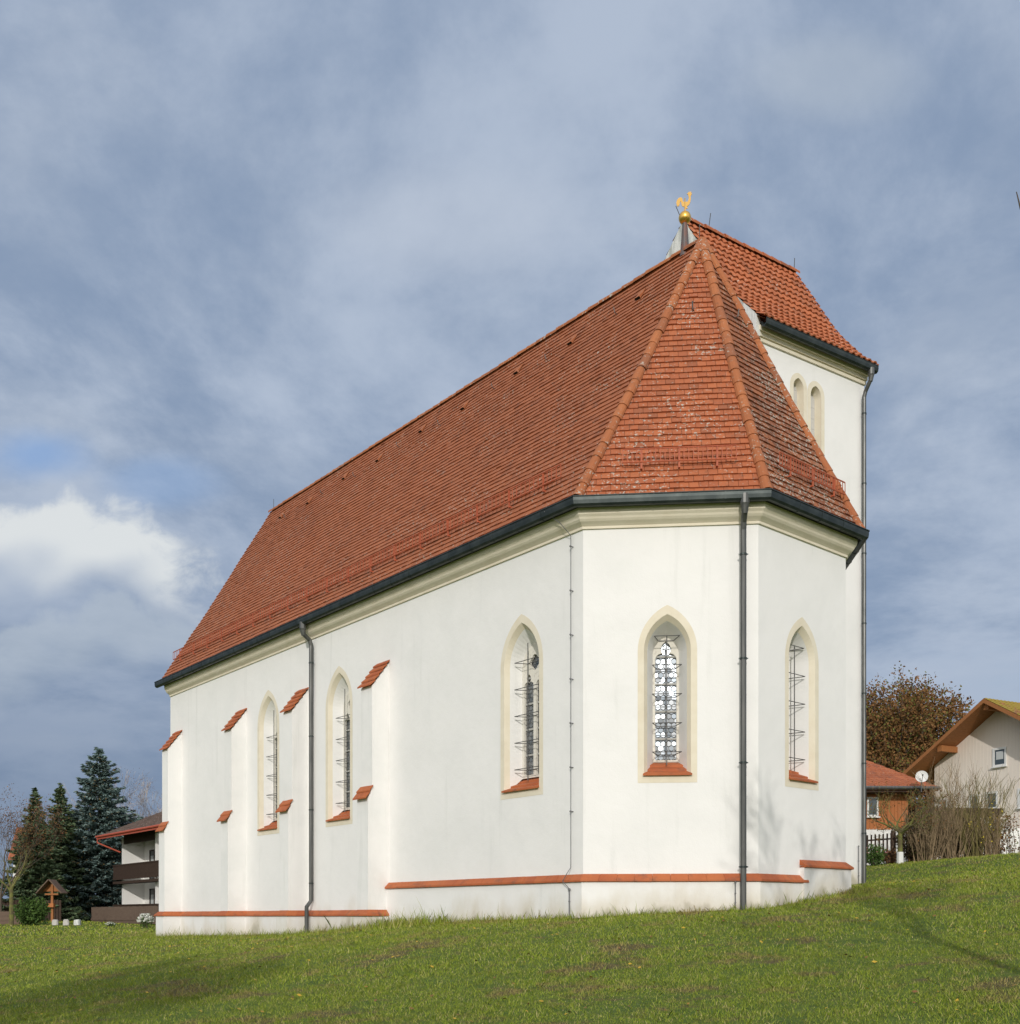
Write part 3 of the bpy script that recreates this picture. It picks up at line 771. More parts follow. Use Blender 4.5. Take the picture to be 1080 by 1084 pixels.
# bell openings
for (cx, b, ha, lo) in ((1.57, .19, 13.98, oa), (2.23, .20, 13.95, ob)):
    w = MB(); outer = arch(cx, b + .13, 12.12, ha + .13, rise=.36)
    l1 = arch(cx, b - .02, 12.30, ha - .03, rise=.24)
    wall_face(w, TO, TT, N_e, outer, [lo], .004 if cx < 2 else .007); loft(w, TO, TT, N_e, lo, -.004, l1, .22)
    o_ = w.build('bell_opening', M['cream'], church)
    s = MB(); wall_face(s, TO, TT, N_e, arch(cx, b, 12.25, ha, rise=.26), [], -.225)
    k = 12.35
    while k < ha - .2: s.box(T(cx - b + .02, .20, k), TT * (2 * b - .04), TU * .02, Zv * .28); k += .285
    s.build('shutter', M['louver'], o_)
    s = MB(); s.box(T(cx - b - .04, -.06, 12.13), TT * (2 * b + .08), TU * .26, Zv * .06); s.build('sill', M['terra'], o_)
# pantile roof, east and west slope
def pantiles(sign):
    tabs = prT if sign < 0 else prW
    tab = list(tabs[:-2]) + ([(2.4, 15.27), (2.62, 15.06), (2.84, 14.90)] if sign < 0 else [(2.4, 15.5), (2.8, 14.95)])
    cum = [0]
    for a, b in zip(tab, tab[1:]): cum.append(cum[-1] + math.hypot(b[0] - a[0], b[1] - a[1]))
    def at(l):
        for i in range(len(tab) - 1):
            if cum[i + 1] >= l: f = (l - cum[i]) / (cum[i + 1] - cum[i]); return (tab[i][0] + (tab[i + 1][0] - tab[i][0]) * f, tab[i][1] + (tab[i + 1][1] - tab[i][1]) * f)
        return tab[-1]
    tot = cum[-1]; ex_ = .33; rows = int(math.ceil(tot / ex_)); mb = MB(); twid = .215; x0, x1 = -.10, TL + .12; nt = round((x1 - x0) / twid); twid = (x1 - x0) / nt
    for r in range(rows):
        l0 = tot - r * ex_; l1 = max(l0 - ex_ - .03, 0)
        for k in range(nt):
            j = random.gauss(0, .006); vs = []; m_ = 9; jx = random.gauss(0, .004)
            for (l, up, dz) in ((l0 + j, .066, 0), (l1, .012, 0), (l0 + j, .030, 0)):
                a = at(max(min(l, tot), 0)); a2 = at(max(min(l - .05, tot), 0)); a1 = at(max(min(l + .05, tot), 0))
                dx, dz_ = a1[0] - a2[0], a1[1] - a2[1]; ln = math.hypot(dx, dz_) or 1; nx_, nz_ = -dz_ / ln, dx / ln
                for i in range(m_):
                    f = i / (m_ - 1); wv = .038 * (math.cos(2 * math.pi * (f ** .8)) * -1 if False else (math.sin(math.pi * min(f / .62, 1)) if f < .62 else -.45 * math.sin(math.pi * (f - .62) / .38)))
                    hh = up + wv
                    d_ = TD / 2 + sign * (a[0] + nx_ * hh)
                    vs.append(T(x0 + (k + f * 1.04) * twid + jx, d_, a[1] + nz_ * hh))
            fs = [(i, i + 1, m_ + i + 1, m_ + i) for i in range(m_ - 1)] + [(i, i + 1, 2 * m_ + i + 1, 2 * m_ + i) for i in range(m_ - 1)]
            mb.add(vs, fs)
    for a, b in zip(tab, tab[1:]):
        for dz in (-.02,): mb.add([T(x0, TD / 2 + sign * a[0], a[1] + dz), T(x1, TD / 2 + sign * a[0], a[1] + dz), T(x1, TD / 2 + sign * b[0], b[1] + dz), T(x0, TD / 2 + sign * b[0], b[1] + dz)], [(0, 1, 2, 3)])
    return mb.build('tower_roof', M['tile_tower'], church), tab
tr1, tabE = pantiles(-1); tr2, tabW = pantiles(1)
caps('ridge_caps', [T(-.12, TD / 2, 18.86), T(TL + .15, TD / 2, 18.86)], r=.12, parent=tr1, m='tile_tower')
for sg, tab, par in ((-1, tabE, tr1), (1, tabW, tr2)):
    for tx in ():
        caps('verge_caps', [T(tx, TD / 2 + sg * a, h + .03) for a, h in tab[::-1]], r=.05, step=.33, parent=par)
tg = MB()
TPF = lambda a, b, h: T(a, b, h)
tgp = [(.24, 15.0), (.27, 14.90), (.30, 14.86), (.36, 14.85), (.41, 14.89), (.425, 14.96), (.425, 15.02), (.435, 15.03), (.425, 15.045), (.41, 15.03), (.40, 14.92), (.33, 14.88), (.285, 14.92), (.275, 15.0)]
vs = []; 
for tt in (-.02, TL + .10):
    vs += [T(tt, -o + .03, h - .14) for o, h in tgp]
k = len(tgp); tg.add(vs, [(j, k + j, k + (j + 1) % k, (j + 1) % k) for j in range(k)] + [tuple(range(k)), tuple(range(k, 2 * k))[::-1]])
tg.build('gutter', M['gutter'], church)
fb = MB(); fb.box(T(0.01, -.22, 14.83), TT * (TL + .02), TU * .24, Zv * .03); fb.build('eaves_board', M['dark'], church)
downpipe(lambda h, o: T(TL - .14, -o, h), N_e, TT, 14.78, 14.15, .3, .055, parent=church, o_g=.34, o_w=.11)
tl = MB(); tl.tube([T(TL - .30, -.06, 1.9), T(TL - .30, -.06, .7)], .010, 4)
for h in (1.9, 1.5, 1.1, .8): tl.sphere(tuple(T(TL - .30, -.06, h)), .022, 8, 5)
for a_, b_ in ((T(.75, TD / 2, 18.8), T(.85, TD / 2, 19.4)), (T(TL, TD / 2, 18.8), T(TL + .03, TD / 2, 19.3)), (T(-.05, TD / 2 + .1, 18.8), T(-.2, TD / 2 + .25, 19.35))):
    lr = MB(); lr.tube([a_, b_], .011, 4); lr.build('lightning_rod', M['iron'], tr1)
tl.build('lightning_conductor', M['wire'], church)

# ================================================================== vegetation helpers
CH = np.array([[P(a, b).x, P(a, b).y] for a, b in off(poly, .1, True)])
def inside(px, py, pg):
    c = np.zeros(len(px), bool); n = len(pg); j = n - 1
    for i in range(n):
        xi, yi, xj, yj = pg[i][0], pg[i][1], pg[j][0], pg[j][1]
        c ^= ((yi > py) != (yj > py)) & (px < (xj - xi) * (py - yi) / (yj - yi + 1e-12) + xi); j = i
    return c
def blades(px, py, hgt, wid, lean=.5):
    n = len(px); z = ground(px, py); a = rng.uniform(0, 2 * np.pi, n); la = rng.uniform(0, 2 * np.pi, n); ll = hgt * rng.uniform(.1, lean + .3, n)
    base = np.stack([px, py, z - .01], -1); side = np.stack([np.cos(a), np.sin(a), 0 * a], -1) * (wid / 2)[:, None]
    tip = base + np.stack([np.cos(la) * ll, np.sin(la) * ll, hgt], -1); mid = base * .5 + tip * .5 + np.array([0, 0, 1]) * (hgt * .12)[:, None]
    V = np.concatenate([base - side, base + side, mid + side * .8, tip, mid - side * .8], 1).reshape(-1, 3)
    o = np.arange(n)[:, None] * 5
    return V, np.concatenate([o, o + 1, o + 2, o + 3, o + 4], 1)
def patchy(x, y):
    return .5 + .25 * (np.sin(x * 1.7 + 1.3 * np.sin(y * .9)) * np.sin(y * 2.1 + 1.1 * np.sin(x * 1.3)) + np.sin(x * 4.1 + y * 2.7) * np.sin(y * 5.3 - x * 1.9))
def scatter(y0, y1, n, h, w, name_acc, m=.52, pmin=.35):
    y = np.sqrt(rng.uniform(y0 * y0, y1 * y1, n)); x = rng.uniform(-m, m, n) * y
    keep = (~inside(x, y, CH)) & (rng.uniform(0, 1, n) < pmin + (1 - pmin) * patchy(x, y)); x, y = x[keep], y[keep]
    s = rng.lognormal(0, .35, len(x)) * (.75 + .5 * patchy(x * .4 + 3, y * .4)); V, Fc = blades(x, y, h * s, np.full(len(x), w) * rng.uniform(.7, 1.3, len(x)), .9); name_acc.append((V, Fc))
acc = []
scatter(8.5, 14, 250000, .030, .0058, acc, pmin=.12); scatter(14, 22, 230000, .034, .0085, acc, pmin=.15); scatter(22, 40, 150000, .042, .016, acc); scatter(40, 72, 60000, .06, .05, acc)
# longer tufts
scatter(9, 24, 14000, .06, .007, acc, pmin=.0)
V = []; Fc = []; o = 0
for a, b in acc: V.append(a); Fc.append(b + o); o += len(a)
gr = np_mesh('grass', np.concatenate(V), np.concatenate(Fc), M['blade']); tag(gr, 'short patchy green lawn sloping up round the church', kind='stuff')
M['soil'] = mat('stony_soil', (.14, .12, .08), .95, fn=lambda t: (bump(t, t.noise(t.pos, 25, 5), .8, .04), t.mix(t.ramp(t.noise(t.pos, 9, 6, .7), .4, .65), (.10, .085, .055), (.30, .27, .21)))[1])
V = []; Fs = []
for pth in (off([(L + .3, -.57), (6.6, -.57), (6.5, 0), (0, 0), (-S1 * K, S1 * K), (-S1 * K, S1 * K + S2)], .0),):
    o0 = off(pth, -.3); o1 = off(pth, .22)
    for i in range(len(pth) - 1):
        n = max(2, int((Vector(pth[i]) - Vector(pth[i + 1])).length / .12))
        for k in range(n + 1):
            f = k / n; w = .6 + .5 * math.sin(k * .7) * math.sin(k * .23 + i) + random.uniform(-.15, .15)
            for (oa_, m_) in ((o0, 0), (o1, 1)):
                x = oa_[i][0] * (1 - f) + oa_[i + 1][0] * f; y = oa_[i][1] * (1 - f) + oa_[i + 1][1] * f; p = P(x, y)
                if m_: x2 = pth[i][0] * (1 - f) + pth[i + 1][0] * f; y2 = pth[i][1] * (1 - f) + pth[i + 1][1] * f; p = P(x2, y2).lerp(p, max(w, .1))
                V.append((p.x, p.y, gz(p.x, p.y) + (.012 if m_ else .03)))
        b0 = len(V) - 2 * (n + 1)
        for k in range(n): Fs.append((b0 + 2 * k, b0 + 2 * k + 1, b0 + 2 * k + 3, b0 + 2 * k + 2))
tag(np_mesh('soil_strip', np.array(V), np.array(Fs), M['soil']), kind='structure')
# weeds and long grass against the wall foot
acc = []
def along(path, dens, h, w, dout=.25):
    for a, b in zip(path, path[1:]):
        a, b = P(*a), P(*b); ln = (b - a).length; n = int(ln * dens); t = rng.uniform(0, 1, n); d = (b - a).normalized(); nn = Vector((d.y, -d.x, 0))
        if nn.dot((a + b) / 2 - P(6, W2)) < 0: nn = -nn
        o_ = rng.exponential(dout, n) + .02; x = a.x + (b.x - a.x) * t + nn.x * o_; y = a.y + (b.y - a.y) * t + nn.y * o_
        k = rng.uniform(0, 1, n) < .2 + .8 * patchy(x * 1.4, y * 1.4); x, y, o2 = x[k], y[k], o_[k]
        hh = h * rng.lognormal(0, .45, len(x)); V, Fc = blades(x, y, hh, np.full(len(x), w), .5); acc.append((V, Fc))
po = off([(L, 0), (0, 0), (-S1 * K, S1 * K), (-S1 * K, S1 * K + S2)], .10)
along([(L, -.68), (6.4, -.68)], 420, .10, .009, .15)
along([(6.5, -.15), (3.9, -.15)], 900, .15, .010, .22); along([(6.6, -.55), (5.2, -.4)], 500, .13, .010, .2)
along([(3.9, -.10), (0, -.10)], 480, .085, .009, .16)
along(po[1:], 420, .075, .009, .14)
V = []; Fc = []; o = 0
for a, b in acc: V.append(a); Fc.append(b + o); o += len(a)
gr = np_mesh('long_grass', np.concatenate(V), np.concatenate(Fc), M['blade']); tag(gr, 'long grass and weeds growing along the foot of the church wall', kind='stuff')
# fallen leaves
M['leaf_f'] = mat('fallen_leaves', (.4, .25, .05), .7, fn=lambda t: t.mix(t.ramp(rnd(t), .3, .7), (.55, .36, .04), (.22, .11, .04)))
n = 1100; y = np.sqrt(rng.uniform(81, 900, n)); x = rng.uniform(-.5, .5, n) * y; k = ~inside(x, y, CH); x, y = x[k], y[k]; z = ground(x, y) + .03; n = len(x)
a = rng.uniform(0, 6.28, n); s = rng.uniform(.012, .030, n); tx = rng.uniform(-.5, .5, (n, 2))
V = np.stack([np.stack([x + np.cos(a + q) * s * f, y + np.sin(a + q) * s * f, z + (np.cos(a + q) * tx[:, 0] + np.sin(a + q) * tx[:, 1]) * s], -1) for q, f in ((0, 1.3), (1.57, .8), (3.14, 1.2), (4.71, .8))], 1).reshape(-1, 3)
fl = np_mesh('fallen_leaves', V, np.arange(n * 4).reshape(-1, 4), M['leaf_f']); tag(fl, 'small yellow and brown fallen leaves scattered on the grass', kind='stuff')

def f_two(a, b, c=None, lo=.86):
    def fn(t):
        q = t.mix(rnd(t), a, b)
        if c: q = t.mix(t.ramp(rnd(t), lo, lo + .04), q, c)
        n = t.noise(t.pos, .8, 3); return t.mix(t.ramp(n, .4, .7, 0, .35), q, tuple(x * .6 for x in a))
    return fn
M['spruce_blue'] = mat('blue_spruce_needles', (.05, .1, .09), .7, fn=f_two((.14, .215, .20), (.26, .35, .33), (.22, .15, .06), .90))
M['spruce_dark'] = mat('dark_spruce_needles', (.04, .07, .04), .7, fn=f_two((.09, .14, .07), (.17, .23, .12), (.18, .135, .06), .93))
M['bark'] = mat('grey_brown_bark', (.12, .09, .07), .9, fn=lambda t: t.mix(t.noise(t.pos, 8, 4), (.075, .060, .045), (.16, .125, .095)))
M['bark_moss'] = mat('mossy_bark', (.12, .11, .05), .9, fn=lambda t: t.mix(t.ramp(t.noise(t.pos, 5, 4), .4, .6), (.12, .10, .05), (.17, .17, .05)))
M['birch'] = mat('pale_birch_bark', (.5, .48, .45), .8, fn=lambda t: t.mix(t.ramp(t.noise(t.pos, 3, 4), .45, .6), (.50, .46, .42), (.30, .20, .15)))
M['leaf_oak'] = mat('autumn_leaves', (.18, .1, .03), .8, fn=f_two((.15, .075, .028), (.26, .13, .04), (.15, .16, .035), .82))
M['leaf_brown'] = mat('brown_leaves', (.15, .08, .03), .8, fn=f_two((.13, .07, .035), (.22, .11, .05), (.30, .16, .04), .9))
M['leaf_green'] = mat('green_leaves', (.06, .12, .02), .7, fn=f_two((.045, .09, .018), (.09, .16, .03)))
M['leaf_hedge'] = mat('copper_hedge_leaves', (.15, .08, .03), .8, fn=f_two((.15, .07, .025), (.26, .13, .04), (.10, .12, .02), .8))
M['thicket'] = mat('thicket_twigs', (.1, .07, .04), .9, fn=f_two((.12, .08, .045), (.23, .165, .09), (.16, .17, .05), .82))
M['yellow'] = mat('yellow_leaves', (.6, .45, .05), .7)
M['white_petal'] = mat('white_petals', (.75, .75, .70), .7)
M['pink_petal'] = mat('pink_petals', (.50, .22, .22), .7)

def quads(C_, Dn, Sd, ln, wd):
    """centres, direction, side, half length, half width -> separate quads"""
    n = len(C_); a = Dn * ln[:, None]; b = Sd * wd[:, None]
    V = np.stack([C_ - a, C_ + b, C_ + a, C_ - b], 1).reshape(-1, 3); return V, np.arange(n * 4).reshape(-1, 4)
def unit(v): return v / np.maximum(np.linalg.norm(v, axis=-1, keepdims=True), 1e-9)
def spruce(label, x, y, hgt, rad, m, dens=1., group='spruces at the far edge of the lawn', top=.0, shape=.85, low=.04):
    g0 = gz(x, y); t = empty('spruce', (x, y, g0)); tag(t, label, 'spruce', group)
    tk = MB(); tk.tube([(x, y, g0 - .3), (x + .03, y, g0 + hgt * .5), (x, y, g0 + hgt * .99)], [hgt * .022, hgt * .012, .012], 8); tk.build('trunk', M['bark'], t)
    Cs, Ds, Ss, Ls, Ws = [], [], [], [], []
    nl = int(hgt / .20)
    for k in range(nl):
        f = low + (1 - low) * (k + rng.uniform(-.2, .2)) / nl; R_ = rad * (max(1 - f, 0.004) ** shape) + .06
        nb = int(6 + 8 * (1 - f)); a0 = rng.uniform(0, 6.28)
        for b in range(nb):
            a = a0 + 6.283 * b / nb + rng.uniform(-.25, .25); Rb = R_ * rng.uniform(.62, 1.12) * (1 + .16 * math.sin(3.1 * a + 9 * f) + .12 * math.sin(23 * f + 2 * a)); zb = hgt * f + rng.uniform(-.1, .1)
            n = max(7, int(Rb * 46 * dens)); s = rng.uniform(.12, 1, n) ** .75
            droop = -.30 * Rb * s + .22 * Rb * s ** 3 + (.25 * Rb * s if f > .85 else 0)
            d = np.array([math.cos(a), math.sin(a), 0]); sd = np.array([-math.sin(a), math.cos(a), 0])
            lat = rng.normal(0, 1, n) * (.16 * Rb * (1.15 - s)) 
            c = np.stack([x + d[0] * Rb * s + sd[0] * lat, y + d[1] * Rb * s + sd[1] * lat, g0 + zb + droop + rng.normal(0, .04, n) - np.abs(lat) * .25], -1)
            dn = unit(d[None] * 1. + sd[None] * (np.sign(lat) * rng.uniform(.2, 1., n))[:, None] + np.array([0, 0, 1.])[None] * rng.normal(-.15, .35, n)[:, None])
            ss = unit(np.cross(dn, np.array([0, 0, 1.])[None] + rng.normal(0, .5, (n, 3))))
            Cs.append(c); Ds.append(dn); Ss.append(ss); Ls.append(rng.uniform(.11, .22, n)); Ws.append(rng.uniform(.04, .085, n))
    V, Fc = quads(np.concatenate(Cs), np.concatenate(Ds), np.concatenate(Ss), np.concatenate(Ls), np.concatenate(Ws))
    np_mesh('crown', V, Fc, m, t); return t

def grow(p, d, ln, r, depth, segs, tips, spread=.55, up=.12, kids=(2, 4), ratio=.72, wob=.16, minr=.006):
    """recursive limbs: list of polylines with radii"""
    pts = [Vector(p)]; rr = [r]; q = Vector(p); dd = Vector(d).normalized(); n = 4
    for i in range(n):
        dd = (dd + Vector((random.gauss(0, wob), random.gauss(0, wob), random.gauss(0, wob) + up * .5))).normalized(); q = q + dd * (ln / n)
        pts.append(q.copy()); rr.append(max(r * (1 - .45 * (i + 1) / n), minr * .6))
    segs.append((pts, rr))
    if depth <= 0: tips.append((q.copy(), dd.copy())); tips.append((pts[2].copy(), dd.copy())); return
    for k in range(random.randint(*kids)):
        at = random.choice((2, 3, 4)) if k else 4
        ax = dd.orthogonal().normalized(); ax.rotate(Matrix.Rotation(random.uniform(0, 6.28), 3, dd)); a = random.uniform(.35, 1.15) * spread if k else random.uniform(0, .3) * spread
        nd = dd.copy(); nd.rotate(Matrix.Rotation(a, 3, ax)); nd.z += up
        grow(pts[at], nd, ln * ratio * random.uniform(.75, 1.15), rr[at] * (.85 if k == 0 else .62), depth - 1, segs, tips, spread, up, kids, ratio, wob, minr)
def seg_mesh(segs, sides=5, rmin=0):
    mb = MB()
    for pts, rr in segs: mb.tube(pts, [max(q, rmin) for q in rr], sides if rr[0] > .03 else 3, cap=False)
    return mb
def leaves(name, tips, n_per, spread_, size, m, parent, flat=.6):
    T_ = np.array([list(p) for p, d in tips]); n = len(T_) * n_per; C_ = np.repeat(T_, n_per, 0) + rng.normal(0, spread_, (n, 3))
    dn = unit(rng.normal(0, 1, (n, 3))); sd = unit(np.cross(dn, rng.normal(0, 1, (n, 3))))
    V, Fc = quads(C_, dn, sd, rng.uniform(.6, 1.2, n) * size, rng.uniform(.35, .7, n) * size); return np_mesh(name, V, Fc, m, parent)
def tree(label, x, y, hgt, r, m='bark', depth=5, name='bare_tree', cat='tree', leaf=None, group=None, trunk=.3, lean=(0, 0), lowcol=None, rmin=0, **kw):
    g0 = gz(x, y); t = empty(name, (x, y, g0)); tag(t, label, cat, group); segs, tips = [], []
    th = hgt * trunk; top = Vector((x + lean[0] * th, y + lean[1] * th, g0 + th))
    tk = MB(); tk.tube([(x, y, g0 - .3), (x + lean[0] * th * .4, y, g0 + th * .5), tuple(top)], [r * 1.25, r, r * .9], 9)
    tk.build('trunk', M[m], t)
    for k in range(kw.pop('limbs', 4)):
        a = 6.283 * k / 4 + random.uniform(-.4, .4); o_ = random.uniform(.3, .9) * kw.get('spread', .55) * 1.3
        grow(top - Vector((0, 0, random.uniform(0, th * .15))), Vector((math.cos(a) * o_, math.sin(a) * o_, 1)), (hgt - th) * .40, r * .62, depth - 1, segs, tips, **kw)
    seg_mesh(segs, 5, rmin).build('crown', M[m], t)
    if leaf: leaves('foliage', tips, leaf[0], leaf[1], leaf[2], M[leaf[3]], t)
    return t, tips

def at(px, y_, z): return Vector(((px - 540) / F_PX * z, z, (970 - y_) / F_PX * z))
# ---- left background
spruce('tall dense blue spruce beside the white balcony house', *at(105, 0, 80).xy, 13.1, 4.9, M['spruce_blue'], 1.25, shape=.72)
spruce('slim dark spruce with a bare pointed top, leftmost of the spruces', *at(37, 0, 72).xy, 9.2, 2.9, M['spruce_dark'], 1.1, shape=.95)
spruce('slim green spruce standing between the dark one and the big blue one', *at(64, 0, 78).xy, 10.2, 3.1, M['spruce_dark'], 1.1, shape=.90)
tree('bare brown tree at the left edge with a few dry leaves', *at(0, 0, 66).xy, 7.6, .12, depth=6, leaf=(2, .22, .06, 'leaf_brown'), group='bare trees behind the lawn', trunk=.22, spread=.6, kids=(2, 4))
tree('thin bare tree just left of the dark spruce', *at(20, 0, 82).xy, 7.6, .10, depth=6, leaf=(1, .22, .045, 'leaf_brown'), group='bare trees behind the lawn', trunk=.2, spread=.6)
tree('young tree with pale greenish trunk by the low wall', *at(12, 0, 58).xy, 4.3, .11, m='bark_moss', depth=5, group='bare trees behind the lawn', trunk=.5, spread=.6)
tree('pale bare birch behind the big blue spruce', *at(148, 0, 88).xy, 11.8, .13, m='birch', depth=6, name='birch', group='bare trees behind the balcony house', trunk=.3, spread=.45, up=.05, leaf=(1, .25, .04, 'leaf_brown'), minr=.012)
tree('low bare tree right of the birch, behind the balcony house', *at(166, 0, 92).xy, 10.2, .12, m='birch', depth=6, name='birch', group='bare trees behind the balcony house', trunk=.3, spread=.7, leaf=(1, .25, .04, 'leaf_brown'), minr=.012)
tree('bare brown tree between spruce tops, far behind', *at(50, 0, 100).xy, 10.4, .12, depth=6, group='bare trees behind the lawn', trunk=.3, spread=.6)
def bush(label, x, y, rx, rz, n, size, m, name='bush', cat='bush', group=None, stems=14, hollow=.0):
    g0 = gz(x, y); t = empty(name, (x, y, g0)); tag(t, label, cat, group); sg = MB()
    for i in range(stems):
        a = random.uniform(0, 6.28); r_ = rx * random.uniform(.2, .8); sg.tube([(x + .1 * math.cos(a), y + .1 * math.sin(a), g0 - .1), (x + r_ * .5 * math.cos(a), y + r_ * .5 * math.sin(a), g0 + rz * .6), (x + r_ * math.cos(a), y + r_ * math.sin(a), g0 + rz * random.uniform(.9, 1.5))], [.02, .014, .006], 4)
    sg.build('stems', M['bark'], t)
    u = unit(rng.normal(0, 1, (n, 3))); rr = rng.uniform(hollow, 1, n) ** .45 * (1 + .18 * np.sin(u[:, 0] * 7 + u[:, 2] * 5)); C_ = u * rr[:, None] * np.array([rx, rx, rz]) + np.array([x, y, g0 + rz * .85]); C_[:, 2] = np.maximum(C_[:, 2], g0 + .03)
    dn = unit(rng.normal(0, 1, (n, 3)) + u * .8); sd = unit(np.cross(dn, rng.normal(0, 1, (n, 3)))); V, Fc = quads(C_, dn, sd, rng.uniform(.6, 1.2, n) * size, rng.uniform(.3, .6, n) * size)
    np_mesh('foliage', V, Fc, M[m], t); return t
bush('low green mountain pine at the foot of the dark spruce', *at(33, 0, 60).xy, .95, .85, 3500, .09, 'leaf_green')
def flower_bush(label, x, y, r, h, n, petal, leafn, size=.07):
    t = bush(label, x, y, r, h, leafn, .05, 'leaf_green', 'flowering_shrub', 'shrub', 'flowering shrubs', 8)
    g0 = gz(x, y); u = unit(rng.normal(0, 1, (n, 3))); u[:, 2] = np.abs(u[:, 2]); C_ = u * rng.uniform(.7, 1.1, n)[:, None] * np.array([r, r, h]) + np.array([x, y, g0 + h * .75]); mb = MB()
    for c in C_:
        for q in range(5): a = rng.uniform(0, 6.28); e = rng.uniform(.5, 1) * size; mb.add([tuple(c), (c[0] + e * math.cos(a), c[1] + e * math.sin(a), c[2] + e * .5), (c[0] + e * math.cos(a + .9), c[1] + e * math.sin(a + .9), c[2] + e * .3), (c[0] + e * .5 * math.cos(a + .5), c[1] + e * .5 * math.sin(a + .5), c[2] - e * .3)], [(0, 1, 2, 3)])
    mb.build('blossoms', M[petal], t)
flower_bush('white flowering shrub in front of the wooden fence of the balcony house', *at(154, 0, 57).xy, .40, .42, 110, 'white_petal', 450, .12)
flower_bush('small white flower clump left of the larger white shrub', *at(117, 0, 58).xy, .28, .16, 22, 'white_petal', 160, .07)

# houses
M['hwhite'] = mat('house_white', (.78, .77, .73), .9, fn=lambda t: t.mix(t.noise(t.pos, 1.2, 4), (.88, .87, .84), (.82, .81, .78)))
M['hbeige'] = mat('house_beige_boarding', (.6, .54, .46), .85, fn=lambda t: t.mix(t.noise(mapv(t, 4, 4, .3), 2., 4), (.86, .78, .69), (.81, .73, .65)))
M['dwood'] = mat('dark_stained_wood', (.05, .03, .02), .8, fn=lambda t: t.mix(t.noise(mapv(t, 2, 2, 12), 2., 4), (.028, .018, .014), (.075, .045, .03)))
M['owood'] = mat('orange_larch_boards', (.45, .17, .06), .7, fn=lambda t: t.mix(t.noise(mapv(t, 7, 7, .6), 2., 4), (.52, .19, .06), (.34, .12, .045)))
M['soffit'] = mat('stained_soffit_boards', (.33, .13, .05), .7, fn=lambda t: t.mix(t.noise(mapv(t, 1, 6, 1), 3., 4), (.40, .165, .055), (.28, .11, .04)))
M['redwood'] = mat('red_painted_fascia', (.45, .10, .06), .6)
M['btile'] = mat('brown_roof_tiles', (.12, .08, .06), .85, fn=f_tile((.14, .09, .07), (.10, .07, .055), (.07, .055, .045), .03))
M['htile'] = mat('red_house_tiles', (.42, .14, .07), .8, fn=f_tile((.44, .15, .07), (.36, .12, .06), (.25, .10, .06), .0))
M['mtile'] = mat('mossy_house_tiles', (.3, .2, .06), .85, fn=f_tile((.36, .16, .07), (.28, .13, .06), (.18, .10, .05), .02, .22))
M['wglass'] = mat('window_glass', (.06, .08, .09), .08, .0, spec=.8)
M['wframe'] = mat('white_window_frame', (.78, .78, .76), .5)
M['curtain'] = mat('white_curtain', (.55, .58, .58), .9)
M['plank'] = mat('brown_planks', (.12, .08, .06), .85, fn=lambda t: t.mix(t.noise(mapv(t, 1, 1, 9), 2., 4), (.10, .065, .05), (.19, .135, .10)))
def roof_slope(name, e0, e1, r1, r0, m, parent, pitch=.33, tw=.26, th=.05):
    """tiled plane from eave e0-e1 up to ridge r0-r1, with thickness"""
    e0, e1, r0, r1 = map(Vector, (e0, e1, r0, r1)); mb = MB(); nrm_ = (e1 - e0).cross(r0 - e0).normalized()
    if nrm_.z < 0: nrm_ = -nrm_
    ln = ((r0 + r1) / 2 - (e0 + e1) / 2).length; rows = max(1, int(ln / pitch)); wl = (e1 - e0).length; nt = max(1, int(wl / tw))
    lerp2 = lambda f, g_: (e0.lerp(e1, g_)).lerp(r0.lerp(r1, g_), f)
    for i in range(rows):
        for k in range(nt):
            f0, f1 = i / rows, (i + 1.05) / rows; g0, g1 = (k + .03) / nt, (k + .97) / nt; j = random.gauss(0, .006)
            a, b, c, d = lerp2(f0, g0), lerp2(f0, g1), lerp2(min(f1, 1), g1), lerp2(min(f1, 1), g0); m_ = (a + b) / 2; m2 = (c + d) / 2
            u1 = nrm_ * (th + j); mb.add([a + nrm_ * (th * .3), m_ + u1 * 1.4, b + nrm_ * (th * .3), c + nrm_ * .01, m2 + nrm_ * .04, d + nrm_ * .01, a - nrm_ * .01, m_ , b - nrm_ * .01], [(0, 1, 4, 5), (1, 2, 3, 4), (6, 7, 1, 0), (7, 8, 2, 1)])
    q = [e0, e1, r1, r0]; mb.add([p - nrm_ * .02 for p in q] + [p - nrm_ * .16 for p in q], [(0, 1, 2, 3), (7, 6, 5, 4), (0, 4, 5, 1), (1, 5, 6, 2), (2, 6, 7, 3), (3, 7, 4, 0)])
    return mb.build(name, M[m], parent)
def hwindow(c, D, N, w, h, parent, curtain=False, dark=False, fr=.07):
    """c: centre on the wall plane"""
    mb = MB(); x0 = c - D * w / 2 - Zv * h / 2
    for (p, a, b) in ((x0, D * w, Zv * fr), (x0 + Zv * (h - fr), D * w, Zv * fr), (x0 + Zv * fr, D * fr, Zv * (h - 2 * fr)), (x0 + D * (w - fr) + Zv * fr, D * fr, Zv * (h - 2 * fr))): mb.box(p - N * .03, a, b, N * .08)
    mb.box(x0 - D * .04 - Zv * .05 - N * .02, D * (w + .08), N * .16, Zv * .046)
    o_ = mb.build('window', M['dwood' if dark else 'wframe'], parent)
    g_ = MB(); g_.box(x0 + D * fr + Zv * fr - N * .01, D * (w - 2 * fr), Zv * (h - 2 * fr), N * .02); g_.build('pane', M['wglass'], o_)
    if curtain: g_ = MB(); g_.box(x0 + D * w * .24 + Zv * h * .38 + N * .012, D * w * .52, Zv * h * .42, N * .006); g_.build('curtain', M['curtain'], o_)
    return o_
